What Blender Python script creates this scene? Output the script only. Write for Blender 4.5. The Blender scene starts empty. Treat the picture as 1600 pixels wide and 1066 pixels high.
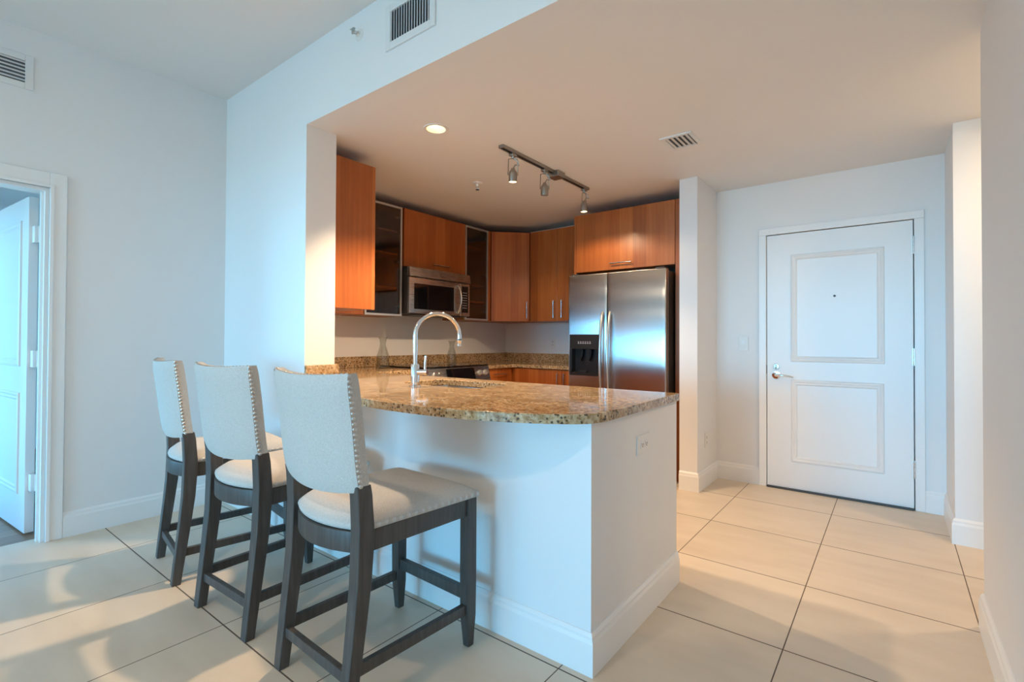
import bpy, bmesh, math, random
from mathutils import Vector, Matrix

random.seed(7)
PI = math.pi
S = bpy.context.scene
COL = S.collection

# ------------------------------------------------------------------ camera
YAW, PITCH, ROLL = 0.6581, 0.0120, 0.0045
CAM = Vector((0.8636, -1.5878, 1.1968))
FPX, PY = 771.98, 522.61
F = Vector((-math.sin(YAW) * math.cos(PITCH), math.cos(YAW) * math.cos(PITCH), math.sin(PITCH)))
R0 = Vector((math.cos(YAW), math.sin(YAW), 0.0))
U0 = R0.cross(F)
RR = math.cos(ROLL) * R0 + math.sin(ROLL) * U0
UU = -math.sin(ROLL) * R0 + math.cos(ROLL) * U0
cam_data = bpy.data.cameras.new('camera')
cam = bpy.data.objects.new('camera', cam_data)
COL.objects.link(cam)
cam.matrix_world = Matrix(((RR.x, UU.x, -F.x, CAM.x), (RR.y, UU.y, -F.y, CAM.y), (RR.z, UU.z, -F.z, CAM.z), (0, 0, 0, 1)))
cam_data.sensor_width = 36.0
cam_data.sensor_fit = 'HORIZONTAL'
cam_data.lens = 36.0 * FPX / 1600.0
cam_data.shift_y = -(533.0 - PY) / 1600.0
cam_data.clip_start = 0.02
S.camera = cam

# ------------------------------------------------------------------ view and world
vs = S.view_settings
vs.view_transform = 'Standard'
vs.look = 'None'
vs.gamma = 1.0
vs.exposure = 0.6
vs.use_curve_mapping = False
S.cycles.max_bounces = 12
S.cycles.diffuse_bounces = 6
S.cycles.glossy_bounces = 6
S.cycles.transparent_max_bounces = 12
S.cycles.sample_clamp_indirect = 4.0
S.cycles.caustics_refractive = False
S.cycles.use_denoising = True

SKY_STRENGTH = 17.5
world = bpy.data.worlds.new('sky')
S.world = world
world.use_nodes = True
wn = world.node_tree
wn.nodes.clear()
w_out = wn.nodes.new('ShaderNodeOutputWorld')
w_bg = wn.nodes.new('ShaderNodeBackground')
w_tc = wn.nodes.new('ShaderNodeTexCoord')
w_sep = wn.nodes.new('ShaderNodeSeparateXYZ')
w_map = wn.nodes.new('ShaderNodeMapRange')
w_map.inputs[1].default_value = -0.5
w_map.inputs[2].default_value = 0.5
w_ramp = wn.nodes.new('ShaderNodeValToRGB')
e = w_ramp.color_ramp.elements
e[0].position, e[0].color = 0.0, (0.16, 0.22, 0.26, 1)
e[1].position, e[1].color = 1.0, (0.10, 0.28, 0.58, 1)
for p, c in ((0.44, (0.18, 0.34, 0.44, 1)), (0.49, (0.24, 0.50, 0.66, 1)), (0.515, (0.27, 1.28, 2.15, 1)), (0.55, (0.26, 1.18, 2.0, 1)), (0.62, (0.11, 0.43, 0.78, 1))):
    k = e.new(p)
    k.color = c
wn.links.new(w_tc.outputs['Generated'], w_sep.inputs[0])
wn.links.new(w_sep.outputs['Z'], w_map.inputs[0])
wn.links.new(w_map.outputs[0], w_ramp.inputs[0])
wn.links.new(w_ramp.outputs[0], w_bg.inputs['Color'])
w_bg.inputs['Strength'].default_value = SKY_STRENGTH
wn.links.new(w_bg.outputs[0], w_out.inputs[0])


def lamp(name, kind, loc, power, color, aim=None, size=0.1, spot=None, blend=0.5, shape='DISK', size_y=None, portal=False):
    d = bpy.data.lights.new(name, kind)
    d.energy = power
    d.color = color
    if kind == 'AREA':
        d.shape = shape
        d.size = size
        if size_y:
            d.size_y = size_y
        d.cycles.is_portal = portal
    else:
        d.shadow_soft_size = size
    if kind == 'SPOT':
        d.spot_size = spot
        d.spot_blend = blend
    o = bpy.data.objects.new(name, d)
    COL.objects.link(o)
    o.location = loc
    if aim is not None:
        o.rotation_euler = (Vector(aim) - Vector(loc)).to_track_quat('-Z', 'Y').to_euler()
    return o


WARM = (1.0, 0.73, 0.47)
# window openings (real openings in the room's far wall; the sky outside shines in through them)
WIN_Y = -11.0
lamp('window_portal', 'AREA', (-0.95, WIN_Y + 0.02, 1.335), 1, (1, 1, 1), aim=(-0.95, 0, 1.335), size=4.0, size_y=2.57, shape='RECTANGLE', portal=True)
lamp('bedroom_portal', 'AREA', (-4.75, -2.88, 1.15), 1, (1, 1, 1), aim=(-4.75, 0, 1.15), size=1.4, size_y=2.0, shape='RECTANGLE', portal=True)
# ceiling lamps; the living room pair is added as warm fill
lamp('recessed_can_light', 'SPOT', (-1.392, 0.545, 2.530), 120, WARM, aim=(-1.392, 0.545, 0), size=0.045, spot=math.radians(100), blend=0.45)
lamp('hall_ceiling_light', 'AREA', (1.85, 1.85, 2.492), 12, WARM, aim=(1.85, 1.85, 0), size=0.13)
LIVING_FILL = ((-0.55, -2.10), (-1.6, -5.0))  # out of view, added to warm the living room floor and stools
for lx, ly in LIVING_FILL:
    lamp('living_fill_light', 'AREA', (lx, ly, 2.968), 13, WARM, aim=(lx, ly, 0), size=0.13)

# ------------------------------------------------------------------ material helpers
MATS = {}


def new_mat(name):
    m = bpy.data.materials.new(name)
    m.use_nodes = True
    nt = m.node_tree
    b = nt.nodes['Principled BSDF']
    MATS[name] = m
    return m, nt, b


def simple(name, color, rough=0.5, metal=0.0, bump=None, spec=None, coat=None):
    m, nt, b = new_mat(name)
    b.inputs['Base Color'].default_value = (*color, 1)
    b.inputs['Roughness'].default_value = rough
    b.inputs['Metallic'].default_value = metal
    if spec is not None:
        b.inputs['Specular IOR Level'].default_value = spec
    if coat:
        b.inputs['Coat Weight'].default_value = coat
        b.inputs['Coat Roughness'].default_value = 0.1
    if bump:
        sc, st = bump
        tc = nt.nodes.new('ShaderNodeTexCoord')
        n = nt.nodes.new('ShaderNodeTexNoise')
        n.inputs['Scale'].default_value = sc
        n.inputs['Detail'].default_value = 4
        bp = nt.nodes.new('ShaderNodeBump')
        bp.inputs['Strength'].default_value = st
        bp.inputs['Distance'].default_value = 0.002
        nt.links.new(tc.outputs['Object'], n.inputs['Vector'])
        nt.links.new(n.outputs['Fac'], bp.inputs['Height'])
        nt.links.new(bp.outputs[0], b.inputs['Normal'])
    return m


def N(nt, t, **kw):
    n = nt.nodes.new(t)
    for k, v in kw.items():
        setattr(n, k, v)
    return n


def ramp(nt, stops, interp='LINEAR'):
    r = nt.nodes.new('ShaderNodeValToRGB')
    r.color_ramp.interpolation = interp
    el = r.color_ramp.elements
    el[0].position, el[0].color = stops[0][0], (*stops[0][1], 1)
    el[1].position, el[1].color = stops[-1][0], (*stops[-1][1], 1)
    for p, c in stops[1:-1]:
        k = el.new(p)
        k.color = (*c, 1)
    return r


def math_node(nt, op, a=None, b=None):
    n = nt.nodes.new('ShaderNodeMath')
    n.operation = op
    for i, v in enumerate((a, b)):
        if v is None:
            continue
        if isinstance(v, (int, float)):
            n.inputs[i].default_value = v
        else:
            nt.links.new(v, n.inputs[i])
    return n.outputs[0]


def mix_rgb(nt, fac, a, b, blend='MIX'):
    n = nt.nodes.new('ShaderNodeMix')
    n.data_type = 'RGBA'
    n.blend_type = blend
    for sock, v in ((n.inputs[0], fac), (n.inputs[6], a), (n.inputs[7], b)):
        if isinstance(v, (int, float)):
            sock.default_value = v
        elif isinstance(v, tuple):
            sock.default_value = (*v, 1)
        else:
            nt.links.new(v, sock)
    return n.outputs[2]


wall_m = simple('wall_paint', (0.80, 0.795, 0.785), 0.55, bump=(350, 0.06))
ceil_m = simple('ceiling_paint', (0.80, 0.79, 0.775), 0.7, bump=(250, 0.08))
trim_m = simple('trim_paint', (0.84, 0.835, 0.82), 0.32)
door_m = simple('door_paint', (0.84, 0.84, 0.83), 0.35)
plastic_w = simple('white_plastic', (0.80, 0.78, 0.74), 0.35)
plastic_k = simple('black_plastic', (0.012, 0.012, 0.013), 0.3)
duct_shade_m = simple('duct_shade_grey', (0.12, 0.13, 0.14), 0.7)  # dark tone stands for the shade behind the vent louvres
dark_m = simple('dark_void', (0.02, 0.02, 0.022), 0.8)
grey_m = simple('charcoal_metal', (0.055, 0.052, 0.05), 0.45, 0.3)
nickel = simple('satin_nickel', (0.62, 0.60, 0.57), 0.25, 1.0)
chrome = simple('polished_chrome', (0.82, 0.82, 0.82), 0.06, 1.0)
alum = simple('brushed_aluminium', (0.72, 0.71, 0.69), 0.35, 0.85)
vent_m = simple('vent_enamel', (0.76, 0.76, 0.75), 0.45)
blk_glass = simple('black_glass', (0.006, 0.006, 0.008), 0.04, spec=0.6)
sink_m = simple('sink_steel', (0.60, 0.60, 0.59), 0.22, 1.0)
nail_m = simple('nail_metal', (0.62, 0.59, 0.56), 0.3, 1.0)
display_m = simple('display_print', (0.45, 0.45, 0.47), 0.4)
track_m = simple('track_nickel', (0.36, 0.33, 0.29), 0.35, 0.9)
cab_in = simple('cabinet_inside', (0.36, 0.15, 0.05), 0.5)


def emitter(name, color, strength):
    m, nt, b = new_mat(name)
    b.inputs['Base Color'].default_value = (0.9, 0.9, 0.9, 1)
    b.inputs['Emission Color'].default_value = (*color, 1)
    b.inputs['Emission Strength'].default_value = strength
    return m


bulb_m = emitter('lit_bulb', (1.0, 0.76, 0.38), 9)
can_bulb_m = emitter('lit_can_bulb', (1.0, 0.80, 0.42), 4)
led_m = emitter('display_digits', (0.75, 0.85, 1.0), 0.5)


def thin_glass(name, tint, gloss=0.10):
    m = bpy.data.materials.new(name)
    m.use_nodes = True
    nt = m.node_tree
    nt.nodes.clear()
    out = N(nt, 'ShaderNodeOutputMaterial')
    tr = N(nt, 'ShaderNodeBsdfTransparent')
    tr.inputs[0].default_value = (*tint, 1)
    gl = N(nt, 'ShaderNodeBsdfGlossy')
    gl.inputs['Roughness'].default_value = 0.03
    fr = N(nt, 'ShaderNodeLayerWeight')
    fr.inputs[0].default_value = 0.5
    mx = N(nt, 'ShaderNodeMixShader')
    f = math_node(nt, 'ADD', math_node(nt, 'MULTIPLY', math_node(nt, 'POWER', fr.outputs['Facing'], 4.0), 0.7), 0.04 + gloss)
    nt.links.new(f, mx.inputs[0])
    nt.links.new(tr.outputs[0], mx.inputs[1])
    nt.links.new(gl.outputs[0], mx.inputs[2])
    nt.links.new(mx.outputs[0], out.inputs[0])
    return m


pane_m = thin_glass('window_glass', (0.95, 0.97, 0.97), 0.0)
cabglass_m = thin_glass('smoked_cabinet_glass', (0.70, 0.67, 0.64), 0.02)
jar_m = thin_glass('clear_bottle_glass', (0.90, 0.91, 0.90), 0.03)


def cherry_material():
    m, nt, b = new_mat('cherry_veneer')
    L = nt.links.new
    tc = N(nt, 'ShaderNodeTexCoord')
    sp = N(nt, 'ShaderNodeSeparateXYZ')
    L(tc.outputs['Object'], sp.inputs[0])
    h = math_node(nt, 'ADD', sp.outputs['X'], sp.outputs['Y'])
    info = N(nt, 'ShaderNodeObjectInfo')
    off = math_node(nt, 'MULTIPLY', info.outputs['Random'], 37.0)
    h2 = math_node(nt, 'ADD', h, off)
    # veneer leaves about 13 cm wide, each with its own tone
    leaf = math_node(nt, 'FLOOR', math_node(nt, 'DIVIDE', h2, 0.128))
    wn_ = N(nt, 'ShaderNodeTexWhiteNoise', noise_dimensions='1D')
    L(leaf, wn_.inputs['W'])
    cv = N(nt, 'ShaderNodeCombineXYZ')
    L(math_node(nt, 'MULTIPLY', h2, 46.0), cv.inputs[0])
    L(math_node(nt, 'MULTIPLY', sp.outputs['Z'], 1.6), cv.inputs[2])
    L(math_node(nt, 'MULTIPLY', wn_.outputs['Value'], 20.0), cv.inputs[1])
    n1 = N(nt, 'ShaderNodeTexNoise')
    n1.inputs['Scale'].default_value = 1.0
    n1.inputs['Detail'].default_value = 5
    n1.inputs['Distortion'].default_value = 0.4
    L(cv.outputs[0], n1.inputs['Vector'])
    cv2 = N(nt, 'ShaderNodeCombineXYZ')
    L(math_node(nt, 'MULTIPLY', h2, 7.0), cv2.inputs[0])
    L(math_node(nt, 'MULTIPLY', sp.outputs['Z'], 2.2), cv2.inputs[2])
    n2 = N(nt, 'ShaderNodeTexNoise')
    n2.inputs['Scale'].default_value = 1.0
    n2.inputs['Detail'].default_value = 3
    L(cv2.outputs[0], n2.inputs['Vector'])
    r = ramp(nt, [(0.25, (0.28, 0.068, 0.011)), (0.5, (0.40, 0.110, 0.021)), (0.75, (0.50, 0.160, 0.037))])
    t = math_node(nt, 'ADD', math_node(nt, 'MULTIPLY', n1.outputs['Fac'], 0.45), math_node(nt, 'MULTIPLY', n2.outputs['Fac'], 0.30))
    t = math_node(nt, 'ADD', t, math_node(nt, 'MULTIPLY', wn_.outputs['Value'], 0.26))
    L(t, r.inputs[0])
    L(r.outputs[0], b.inputs['Base Color'])
    b.inputs['Roughness'].default_value = 0.34
    b.inputs['Coat Weight'].default_value = 0.04
    b.inputs['Coat Roughness'].default_value = 0.08
    return m


cherry = cherry_material()


def granite_material():
    m, nt, b = new_mat('speckled_granite')
    L = nt.links.new
    tc = N(nt, 'ShaderNodeTexCoord')
    n1 = N(nt, 'ShaderNodeTexNoise')
    n1.inputs['Scale'].default_value = 55
    n1.inputs['Detail'].default_value = 6
    n1.inputs['Roughness'].default_value = 0.65
    L(tc.outputs['Object'], n1.inputs['Vector'])
    base = ramp(nt, [(0.30, (0.16, 0.085, 0.035)), (0.43, (0.40, 0.25, 0.12)), (0.55, (0.56, 0.42, 0.26)), (0.70, (0.68, 0.57, 0.42))])
    L(n1.outputs['Fac'], base.inputs[0])
    v = N(nt, 'ShaderNodeTexVoronoi')
    v.inputs['Scale'].default_value = 95
    L(tc.outputs['Object'], v.inputs['Vector'])
    sel = ramp(nt, [(0.0, (1, 1, 1)), (0.20, (1, 1, 1)), (0.24, (0, 0, 0)), (1.0, (0, 0, 0))])
    sepc = N(nt, 'ShaderNodeSeparateColor')
    L(v.outputs['Color'], sepc.inputs[0])
    L(sepc.outputs[0], sel.inputs[0])
    near = ramp(nt, [(0.0, (1, 1, 1)), (0.42, (1, 1, 1)), (0.60, (0, 0, 0)), (1.0, (0, 0, 0))])
    L(v.outputs['Distance'], near.inputs[0])
    fac = math_node(nt, 'MULTIPLY', sel.outputs[0], near.outputs[0])
    fac = math_node(nt, 'MULTIPLY', fac, 0.85)
    c1 = mix_rgb(nt, fac, base.outputs[0], (0.035, 0.022, 0.014))
    n3 = N(nt, 'ShaderNodeTexNoise')
    n3.inputs['Scale'].default_value = 9
    n3.inputs['Detail'].default_value = 3
    L(tc.outputs['Object'], n3.inputs['Vector'])
    cloud = ramp(nt, [(0.35, (0.80, 0.74, 0.66)), (0.65, (1.05, 1.0, 0.95))])
    L(n3.outputs['Fac'], cloud.inputs[0])
    c2 = mix_rgb(nt, 1.0, c1, cloud.outputs[0], 'MULTIPLY')
    L(c2, b.inputs['Base Color'])
    b.inputs['Roughness'].default_value = 0.06
    return m


granite = granite_material()


def tile_material():
    m, nt, b = new_mat('beige_floor_tile')
    L = nt.links.new
    tc = N(nt, 'ShaderNodeTexCoord')
    sp = N(nt, 'ShaderNodeSeparateXYZ')
    L(tc.outputs['Object'], sp.inputs[0])

    def cell(axis, off, pitch, half):
        t = math_node(nt, 'DIVIDE', math_node(nt, 'SUBTRACT', sp.outputs[axis], off), pitch)
        fr = math_node(nt, 'FRACT', t)
        d = math_node(nt, 'MINIMUM', fr, math_node(nt, 'SUBTRACT', 1.0, fr))
        g = math_node(nt, 'LESS_THAN', d, half / pitch)
        return math_node(nt, 'FLOOR', t), g

    ix, gx = cell('X', -0.109, 0.6265, 0.0022)
    iy, gy = cell('Y', 2.484, 0.632, 0.0030)
    g = math_node(nt, 'MAXIMUM', gx, gy)
    cid = N(nt, 'ShaderNodeCombineXYZ')
    L(ix, cid.inputs[0])
    L(iy, cid.inputs[1])
    wn_ = N(nt, 'ShaderNodeTexWhiteNoise', noise_dimensions='2D')
    L(cid.outputs[0], wn_.inputs['Vector'])
    mp = N(nt, 'ShaderNodeMapping')
    mp.inputs['Scale'].default_value = (1.2, 4.0, 1)
    L(tc.outputs['Object'], mp.inputs[0])
    n1 = N(nt, 'ShaderNodeTexNoise')
    n1.inputs['Scale'].default_value = 1.6
    n1.inputs['Detail'].default_value = 6
    L(mp.outputs[0], n1.inputs['Vector'])
    t = math_node(nt, 'ADD', math_node(nt, 'MULTIPLY', n1.outputs['Fac'], 0.8), math_node(nt, 'MULTIPLY', wn_.outputs['Value'], 0.2))
    r = ramp(nt, [(0.25, (0.61, 0.50, 0.38)), (0.55, (0.69, 0.58, 0.45)), (0.85, (0.74, 0.635, 0.505))])
    L(t, r.inputs[0])
    c = mix_rgb(nt, g, r.outputs[0], (0.12, 0.085, 0.06))
    L(c, b.inputs['Base Color'])
    rr = math_node(nt, 'ADD', 0.42, math_node(nt, 'MULTIPLY', g, 0.5))
    L(rr, b.inputs['Roughness'])
    bp = N(nt, 'ShaderNodeBump')
    bp.inputs['Strength'].default_value = 0.4
    bp.inputs['Distance'].default_value = 0.002
    L(math_node(nt, 'SUBTRACT', 1.0, g), bp.inputs['Height'])
    L(bp.outputs[0], b.inputs['Normal'])
    return m


tile_m = tile_material()


def plank_material():
    m, nt, b = new_mat('bedroom_wood_planks')
    L = nt.links.new
    tc = N(nt, 'ShaderNodeTexCoord')
    sp = N(nt, 'ShaderNodeSeparateXYZ')
    L(tc.outputs['Object'], sp.inputs[0])
    row = math_node(nt, 'DIVIDE', sp.outputs['X'], 0.14)
    fr = math_node(nt, 'FRACT', row)
    seam = math_node(nt, 'LESS_THAN', fr, 0.025)
    wn_ = N(nt, 'ShaderNodeTexWhiteNoise', noise_dimensions='1D')
    L(math_node(nt, 'FLOOR', row), wn_.inputs['W'])
    mp = N(nt, 'ShaderNodeMapping')
    mp.inputs['Scale'].default_value = (30, 2, 1)
    L(tc.outputs['Object'], mp.inputs[0])
    n1 = N(nt, 'ShaderNodeTexNoise')
    n1.inputs['Scale'].default_value = 1.0
    n1.inputs['Detail'].default_value = 4
    L(mp.outputs[0], n1.inputs['Vector'])
    t = math_node(nt, 'ADD', math_node(nt, 'MULTIPLY', n1.outputs['Fac'], 0.6), math_node(nt, 'MULTIPLY', wn_.outputs['Value'], 0.4))
    r = ramp(nt, [(0.2, (0.25, 0.14, 0.08)), (0.8, (0.42, 0.28, 0.18))])
    L(t, r.inputs[0])
    c = mix_rgb(nt, seam, r.outputs[0], (0.05, 0.03, 0.02))
    L(c, b.inputs['Base Color'])
    b.inputs['Roughness'].default_value = 0.35
    return m


plank_m = plank_material()


def steel_material(name, tint, rough, scale, aniso=0.0, tangent=(1, 0, 0)):
    m, nt, b = new_mat(name)
    L = nt.links.new
    tc = N(nt, 'ShaderNodeTexCoord')
    mp = N(nt, 'ShaderNodeMapping')
    mp.inputs['Scale'].default_value = scale
    L(tc.outputs['Object'], mp.inputs[0])
    n1 = N(nt, 'ShaderNodeTexNoise')
    n1.inputs['Scale'].default_value = 1.0
    n1.inputs['Detail'].default_value = 5
    L(mp.outputs[0], n1.inputs['Vector'])
    b.inputs['Base Color'].default_value = (*tint, 1)
    b.inputs['Metallic'].default_value = 1.0
    rr = math_node(nt, 'ADD', rough - 0.04, math_node(nt, 'MULTIPLY', n1.outputs['Fac'], 0.08))
    L(rr, b.inputs['Roughness'])
    b.inputs['Anisotropic'].default_value = aniso
    tv = N(nt, 'ShaderNodeCombineXYZ')
    tv.inputs[0].default_value, tv.inputs[1].default_value, tv.inputs[2].default_value = tangent
    L(tv.outputs[0], b.inputs['Tangent'])
    bp = N(nt, 'ShaderNodeBump')
    bp.inputs['Strength'].default_value = 0.03 if aniso else 0.004
    bp.inputs['Distance'].default_value = 0.001
    L(n1.outputs['Fac'], bp.inputs['Height'])
    L(bp.outputs[0], b.inputs['Normal'])
    return m


steel = steel_material('brushed_stainless', (0.56, 0.58, 0.60), 0.235, (160, 160, 3), 1.0, (1, 0, 0))
steel_h = steel_material('horizontal_stainless', (0.58, 0.56, 0.53), 0.28, (8, 8, 500))


def fabric_material():
    m, nt, b = new_mat('oatmeal_linen')
    L = nt.links.new
    tc = N(nt, 'ShaderNodeTexCoord')
    n1 = N(nt, 'ShaderNodeTexNoise')
    n1.inputs['Scale'].default_value = 420
    n1.inputs['Detail'].default_value = 3
    L(tc.outputs['Object'], n1.inputs['Vector'])
    n2 = N(nt, 'ShaderNodeTexNoise')
    n2.inputs['Scale'].default_value = 200
    n2.inputs['Detail'].default_value = 4
    L(tc.outputs['Object'], n2.inputs['Vector'])
    t = math_node(nt, 'ADD', math_node(nt, 'MULTIPLY', n1.outputs['Fac'], 0.6), math_node(nt, 'MULTIPLY', n2.outputs['Fac'], 0.4))
    r = ramp(nt, [(0.32, (0.47, 0.43, 0.385)), (0.5, (0.56, 0.52, 0.475)), (0.68, (0.64, 0.60, 0.56))])
    L(t, r.inputs[0])
    L(r.outputs[0], b.inputs['Base Color'])
    b.inputs['Roughness'].default_value = 0.95
    b.inputs['Specular IOR Level'].default_value = 0.2
    bp = N(nt, 'ShaderNodeBump')
    bp.inputs['Strength'].default_value = 0.35
    bp.inputs['Distance'].default_value = 0.0015
    L(n1.outputs['Fac'], bp.inputs['Height'])
    L(bp.outputs[0], b.inputs['Normal'])
    return m


fabric = fabric_material()


def dark_wood_material():
    m, nt, b = new_mat('wirebrushed_dark_wood')
    L = nt.links.new
    tc = N(nt, 'ShaderNodeTexCoord')
    mp = N(nt, 'ShaderNodeMapping')
    mp.inputs['Scale'].default_value = (70, 70, 5)
    L(tc.outputs['Object'], mp.inputs[0])
    n1 = N(nt, 'ShaderNodeTexNoise')
    n1.inputs['Scale'].default_value = 1.0
    n1.inputs['Detail'].default_value = 5
    L(mp.outputs[0], n1.inputs['Vector'])
    r = ramp(nt, [(0.3, (0.050, 0.042, 0.037)), (0.6, (0.075, 0.066, 0.059)), (0.8, (0.11, 0.10, 0.09))])
    L(n1.outputs['Fac'], r.inputs[0])
    L(r.outputs[0], b.inputs['Base Color'])
    b.inputs['Roughness'].default_value = 0.45
    return m


dark_wood = dark_wood_material()

# ------------------------------------------------------------------ mesh helpers


def box(bm, x0, x1, y0, y1, z0, z1, bev=0.0, seg=2):
    t = bmesh.new()
    bmesh.ops.create_cube(t, size=1.0)
    for v in t.verts:
        v.co = Vector((x0 if v.co.x < 0 else x1, y0 if v.co.y < 0 else y1, z0 if v.co.z < 0 else z1))
    if bev > 0:
        bmesh.ops.bevel(t, geom=list(t.edges), offset=bev, segments=seg, profile=0.5, affect='EDGES')
    merge(bm, t)


def merge(bm, t, mat=None):
    if mat is not None:
        bmesh.ops.transform(t, matrix=mat, verts=t.verts)
    me = bpy.data.meshes.new('tmp')
    t.to_mesh(me)
    t.free()
    bm.from_mesh(me)
    bpy.data.meshes.remove(me)


def hexa(bm, bot, top, bev=0.0):
    """a solid between two quads (each four points, same winding)"""
    t = bmesh.new()
    a = [t.verts.new(p) for p in bot]
    b = [t.verts.new(p) for p in top]
    t.faces.new(a[::-1])
    t.faces.new(b)
    for i in range(4):
        j = (i + 1) % 4
        t.faces.new((a[i], a[j], b[j], b[i]))
    bmesh.ops.recalc_face_normals(t, faces=t.faces)
    if bev > 0:
        bmesh.ops.bevel(t, geom=list(t.edges), offset=bev, segments=2, profile=0.5, affect='EDGES')
    merge(bm, t)


def prism(bm, pts, z0, z1, bev=0.0, axis='z'):
    """extrude an outline (list of 2-D points) along an axis"""
    def P(a, b, c):
        return {'z': (a, b, c), 'y': (a, c, b), 'x': (c, a, b)}[axis]
    t = bmesh.new()
    lo = [t.verts.new(P(a, b, z0)) for a, b in pts]
    hi = [t.verts.new(P(a, b, z1)) for a, b in pts]
    f1 = t.faces.new(lo[::-1])
    f2 = t.faces.new(hi)
    n = len(pts)
    for i in range(n):
        j = (i + 1) % n
        t.faces.new((lo[i], lo[j], hi[j], hi[i]))
    bmesh.ops.recalc_face_normals(t, faces=t.faces)
    if bev > 0:
        es = [e_ for e_ in t.edges if (f1 in e_.link_faces) or (f2 in e_.link_faces)]
        bmesh.ops.bevel(t, geom=es, offset=bev, segments=3, profile=0.5, affect='EDGES')
    merge(bm, t)


def sweep(bm, pts, rad, seg=12, cap=True, flat=None):
    """tube along a list of points; rad a number or list; flat=(a,b) scales the section's two axes"""
    pts = [Vector(p) for p in pts]
    n = len(pts)
    rads = rad if isinstance(rad, (list, tuple)) else [rad] * n
    t = bmesh.new()
    rings = []
    up = None
    for i, p in enumerate(pts):
        d = (pts[min(i + 1, n - 1)] - pts[max(i - 1, 0)]).normalized()
        if up is None:
            up = Vector((0, 0, 1)) if abs(d.z) < 0.9 else Vector((1, 0, 0))
        s = d.cross(up).normalized()
        up = s.cross(d).normalized()
        fa, fb = flat if flat else (1, 1)
        rings.append([t.verts.new(p + rads[i] * (fa * math.cos(2 * PI * k / seg) * s + fb * math.sin(2 * PI * k / seg) * up)) for k in range(seg)])
    for i in range(n - 1):
        for k in range(seg):
            t.faces.new((rings[i][k], rings[i][(k + 1) % seg], rings[i + 1][(k + 1) % seg], rings[i + 1][k]))
    if cap:
        t.faces.new(rings[0][::-1])
        t.faces.new(rings[-1])
    bmesh.ops.recalc_face_normals(t, faces=t.faces)
    merge(bm, t)


def lathe(bm, prof, seg=28, mat=None, closed=False):
    """revolve (radius, height) pairs about z"""
    t = bmesh.new()
    rings = []
    for r, z in prof:
        if r < 1e-5:
            rings.append([t.verts.new((0, 0, z))])
        else:
            rings.append([t.verts.new((r * math.cos(2 * PI * k / seg), r * math.sin(2 * PI * k / seg), z)) for k in range(seg)])
    m = len(rings)
    for i in range(m if closed else m - 1):
        a, b = rings[i], rings[(i + 1) % m]
        for k in range(seg):
            l = (k + 1) % seg
            if len(a) == 1 and len(b) == 1:
                continue
            if len(a) == 1:
                t.faces.new((a[0], b[k], b[l]))
            elif len(b) == 1:
                t.faces.new((a[k], a[l], b[0]))
            else:
                t.faces.new((a[k], a[l], b[l], b[k]))
    bmesh.ops.recalc_face_normals(t, faces=t.faces)
    merge(bm, t, mat)


def aim_matrix(loc, direction):
    q = Vector(direction).to_track_quat('Z', 'Y')
    return Matrix.Translation(Vector(loc)) @ q.to_matrix().to_4x4()


def obj(name, bm, m, parent=None, smooth=False, loc=None):
    me = bpy.data.meshes.new(name)
    bm.to_mesh(me)
    bm.free()
    me.materials.append(m)
    if smooth:
        for p in me.polygons:
            p.use_smooth = True
        me.set_sharp_from_angle(angle=math.radians(38))
    o = bpy.data.objects.new(name, me)
    COL.objects.link(o)
    if parent is not None:
        o.parent = parent
    if loc is not None:
        o.location = loc
    return o


def tag(o, label, cat, group=None, kind=None):
    o['label'] = label
    o['category'] = cat
    if group:
        o['group'] = group
    if kind:
        o['kind'] = kind
    return o


def thing(name, label, cat, loc=(0, 0, 0), rotz=0.0, group=None):
    o = bpy.data.objects.new(name, None)
    o.empty_display_size = 0.1
    COL.objects.link(o)
    o.location = loc
    o.rotation_euler = (0, 0, rotz)
    return tag(o, label, cat, group)


def struct(name, bm, m, label=None, cat=None, parent=None):
    o = obj(name, bm, m, parent)
    o['kind'] = 'structure'
    if label:
        o['label'] = label
    if cat:
        o['category'] = cat
    return o


def BM():
    return bmesh.new()


# ------------------------------------------------------------------ measures of the place
XL = -3.093                    # left wall
YS, YSB = 0.018, 0.222         # wall stub beside the opening, front and back
XJ = -1.9715                   # end of the stub
YB = 3.40                      # back wall of the kitchen
XCF, XC, YC = -0.516, -0.3735, 2.422   # wall end beside the refrigerator
YE, XE = 2.963, 1.1475         # entry wall and its right corner
YR2 = 2.364                    # wall of the side hall
XR, YRE = 1.1564, 1.2504       # near right wall and its far end
ZC, ZK = 2.990, 2.513          # ceilings: living room, kitchen
BH = 0.150                     # baseboard
T = 0.12
HX = 3.6                       # end of the side hall

# floor
b = BM()
box(b, XL - 0.10, HX + 0.2, WIN_Y - 0.2, YB + 0.2, -0.10, 0.0)
struct('floor', b, tile_m, 'beige square floor tiles with dark grout lines', 'floor')
b = BM()
box(b, -6.6, XL - 0.1, -4.3, 0.9, -0.10, 0.0)
struct('floor_bedroom', b, plank_m, 'brown wood plank floor beyond the left doorway', 'floor')

# left wall with the bedroom doorway (doorway from Y = -1.84 to -0.96)
DY0, DY1, DZ = -1.845, -0.958, 2.085
b = BM()
box(b, XL - T, XL, WIN_Y - T, DY0, 0, ZC)
box(b, XL - T, XL, DY1, YS + 0.1, 0, ZC)
box(b, XL - T, XL, DY0, DY1, DZ, ZC)
box(b, XL - T, XL, YS + 0.1, YB + T, 0, ZC)
struct('wall_left', b, wall_m, 'long white wall at the left with the bedroom doorway', 'wall')

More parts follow.
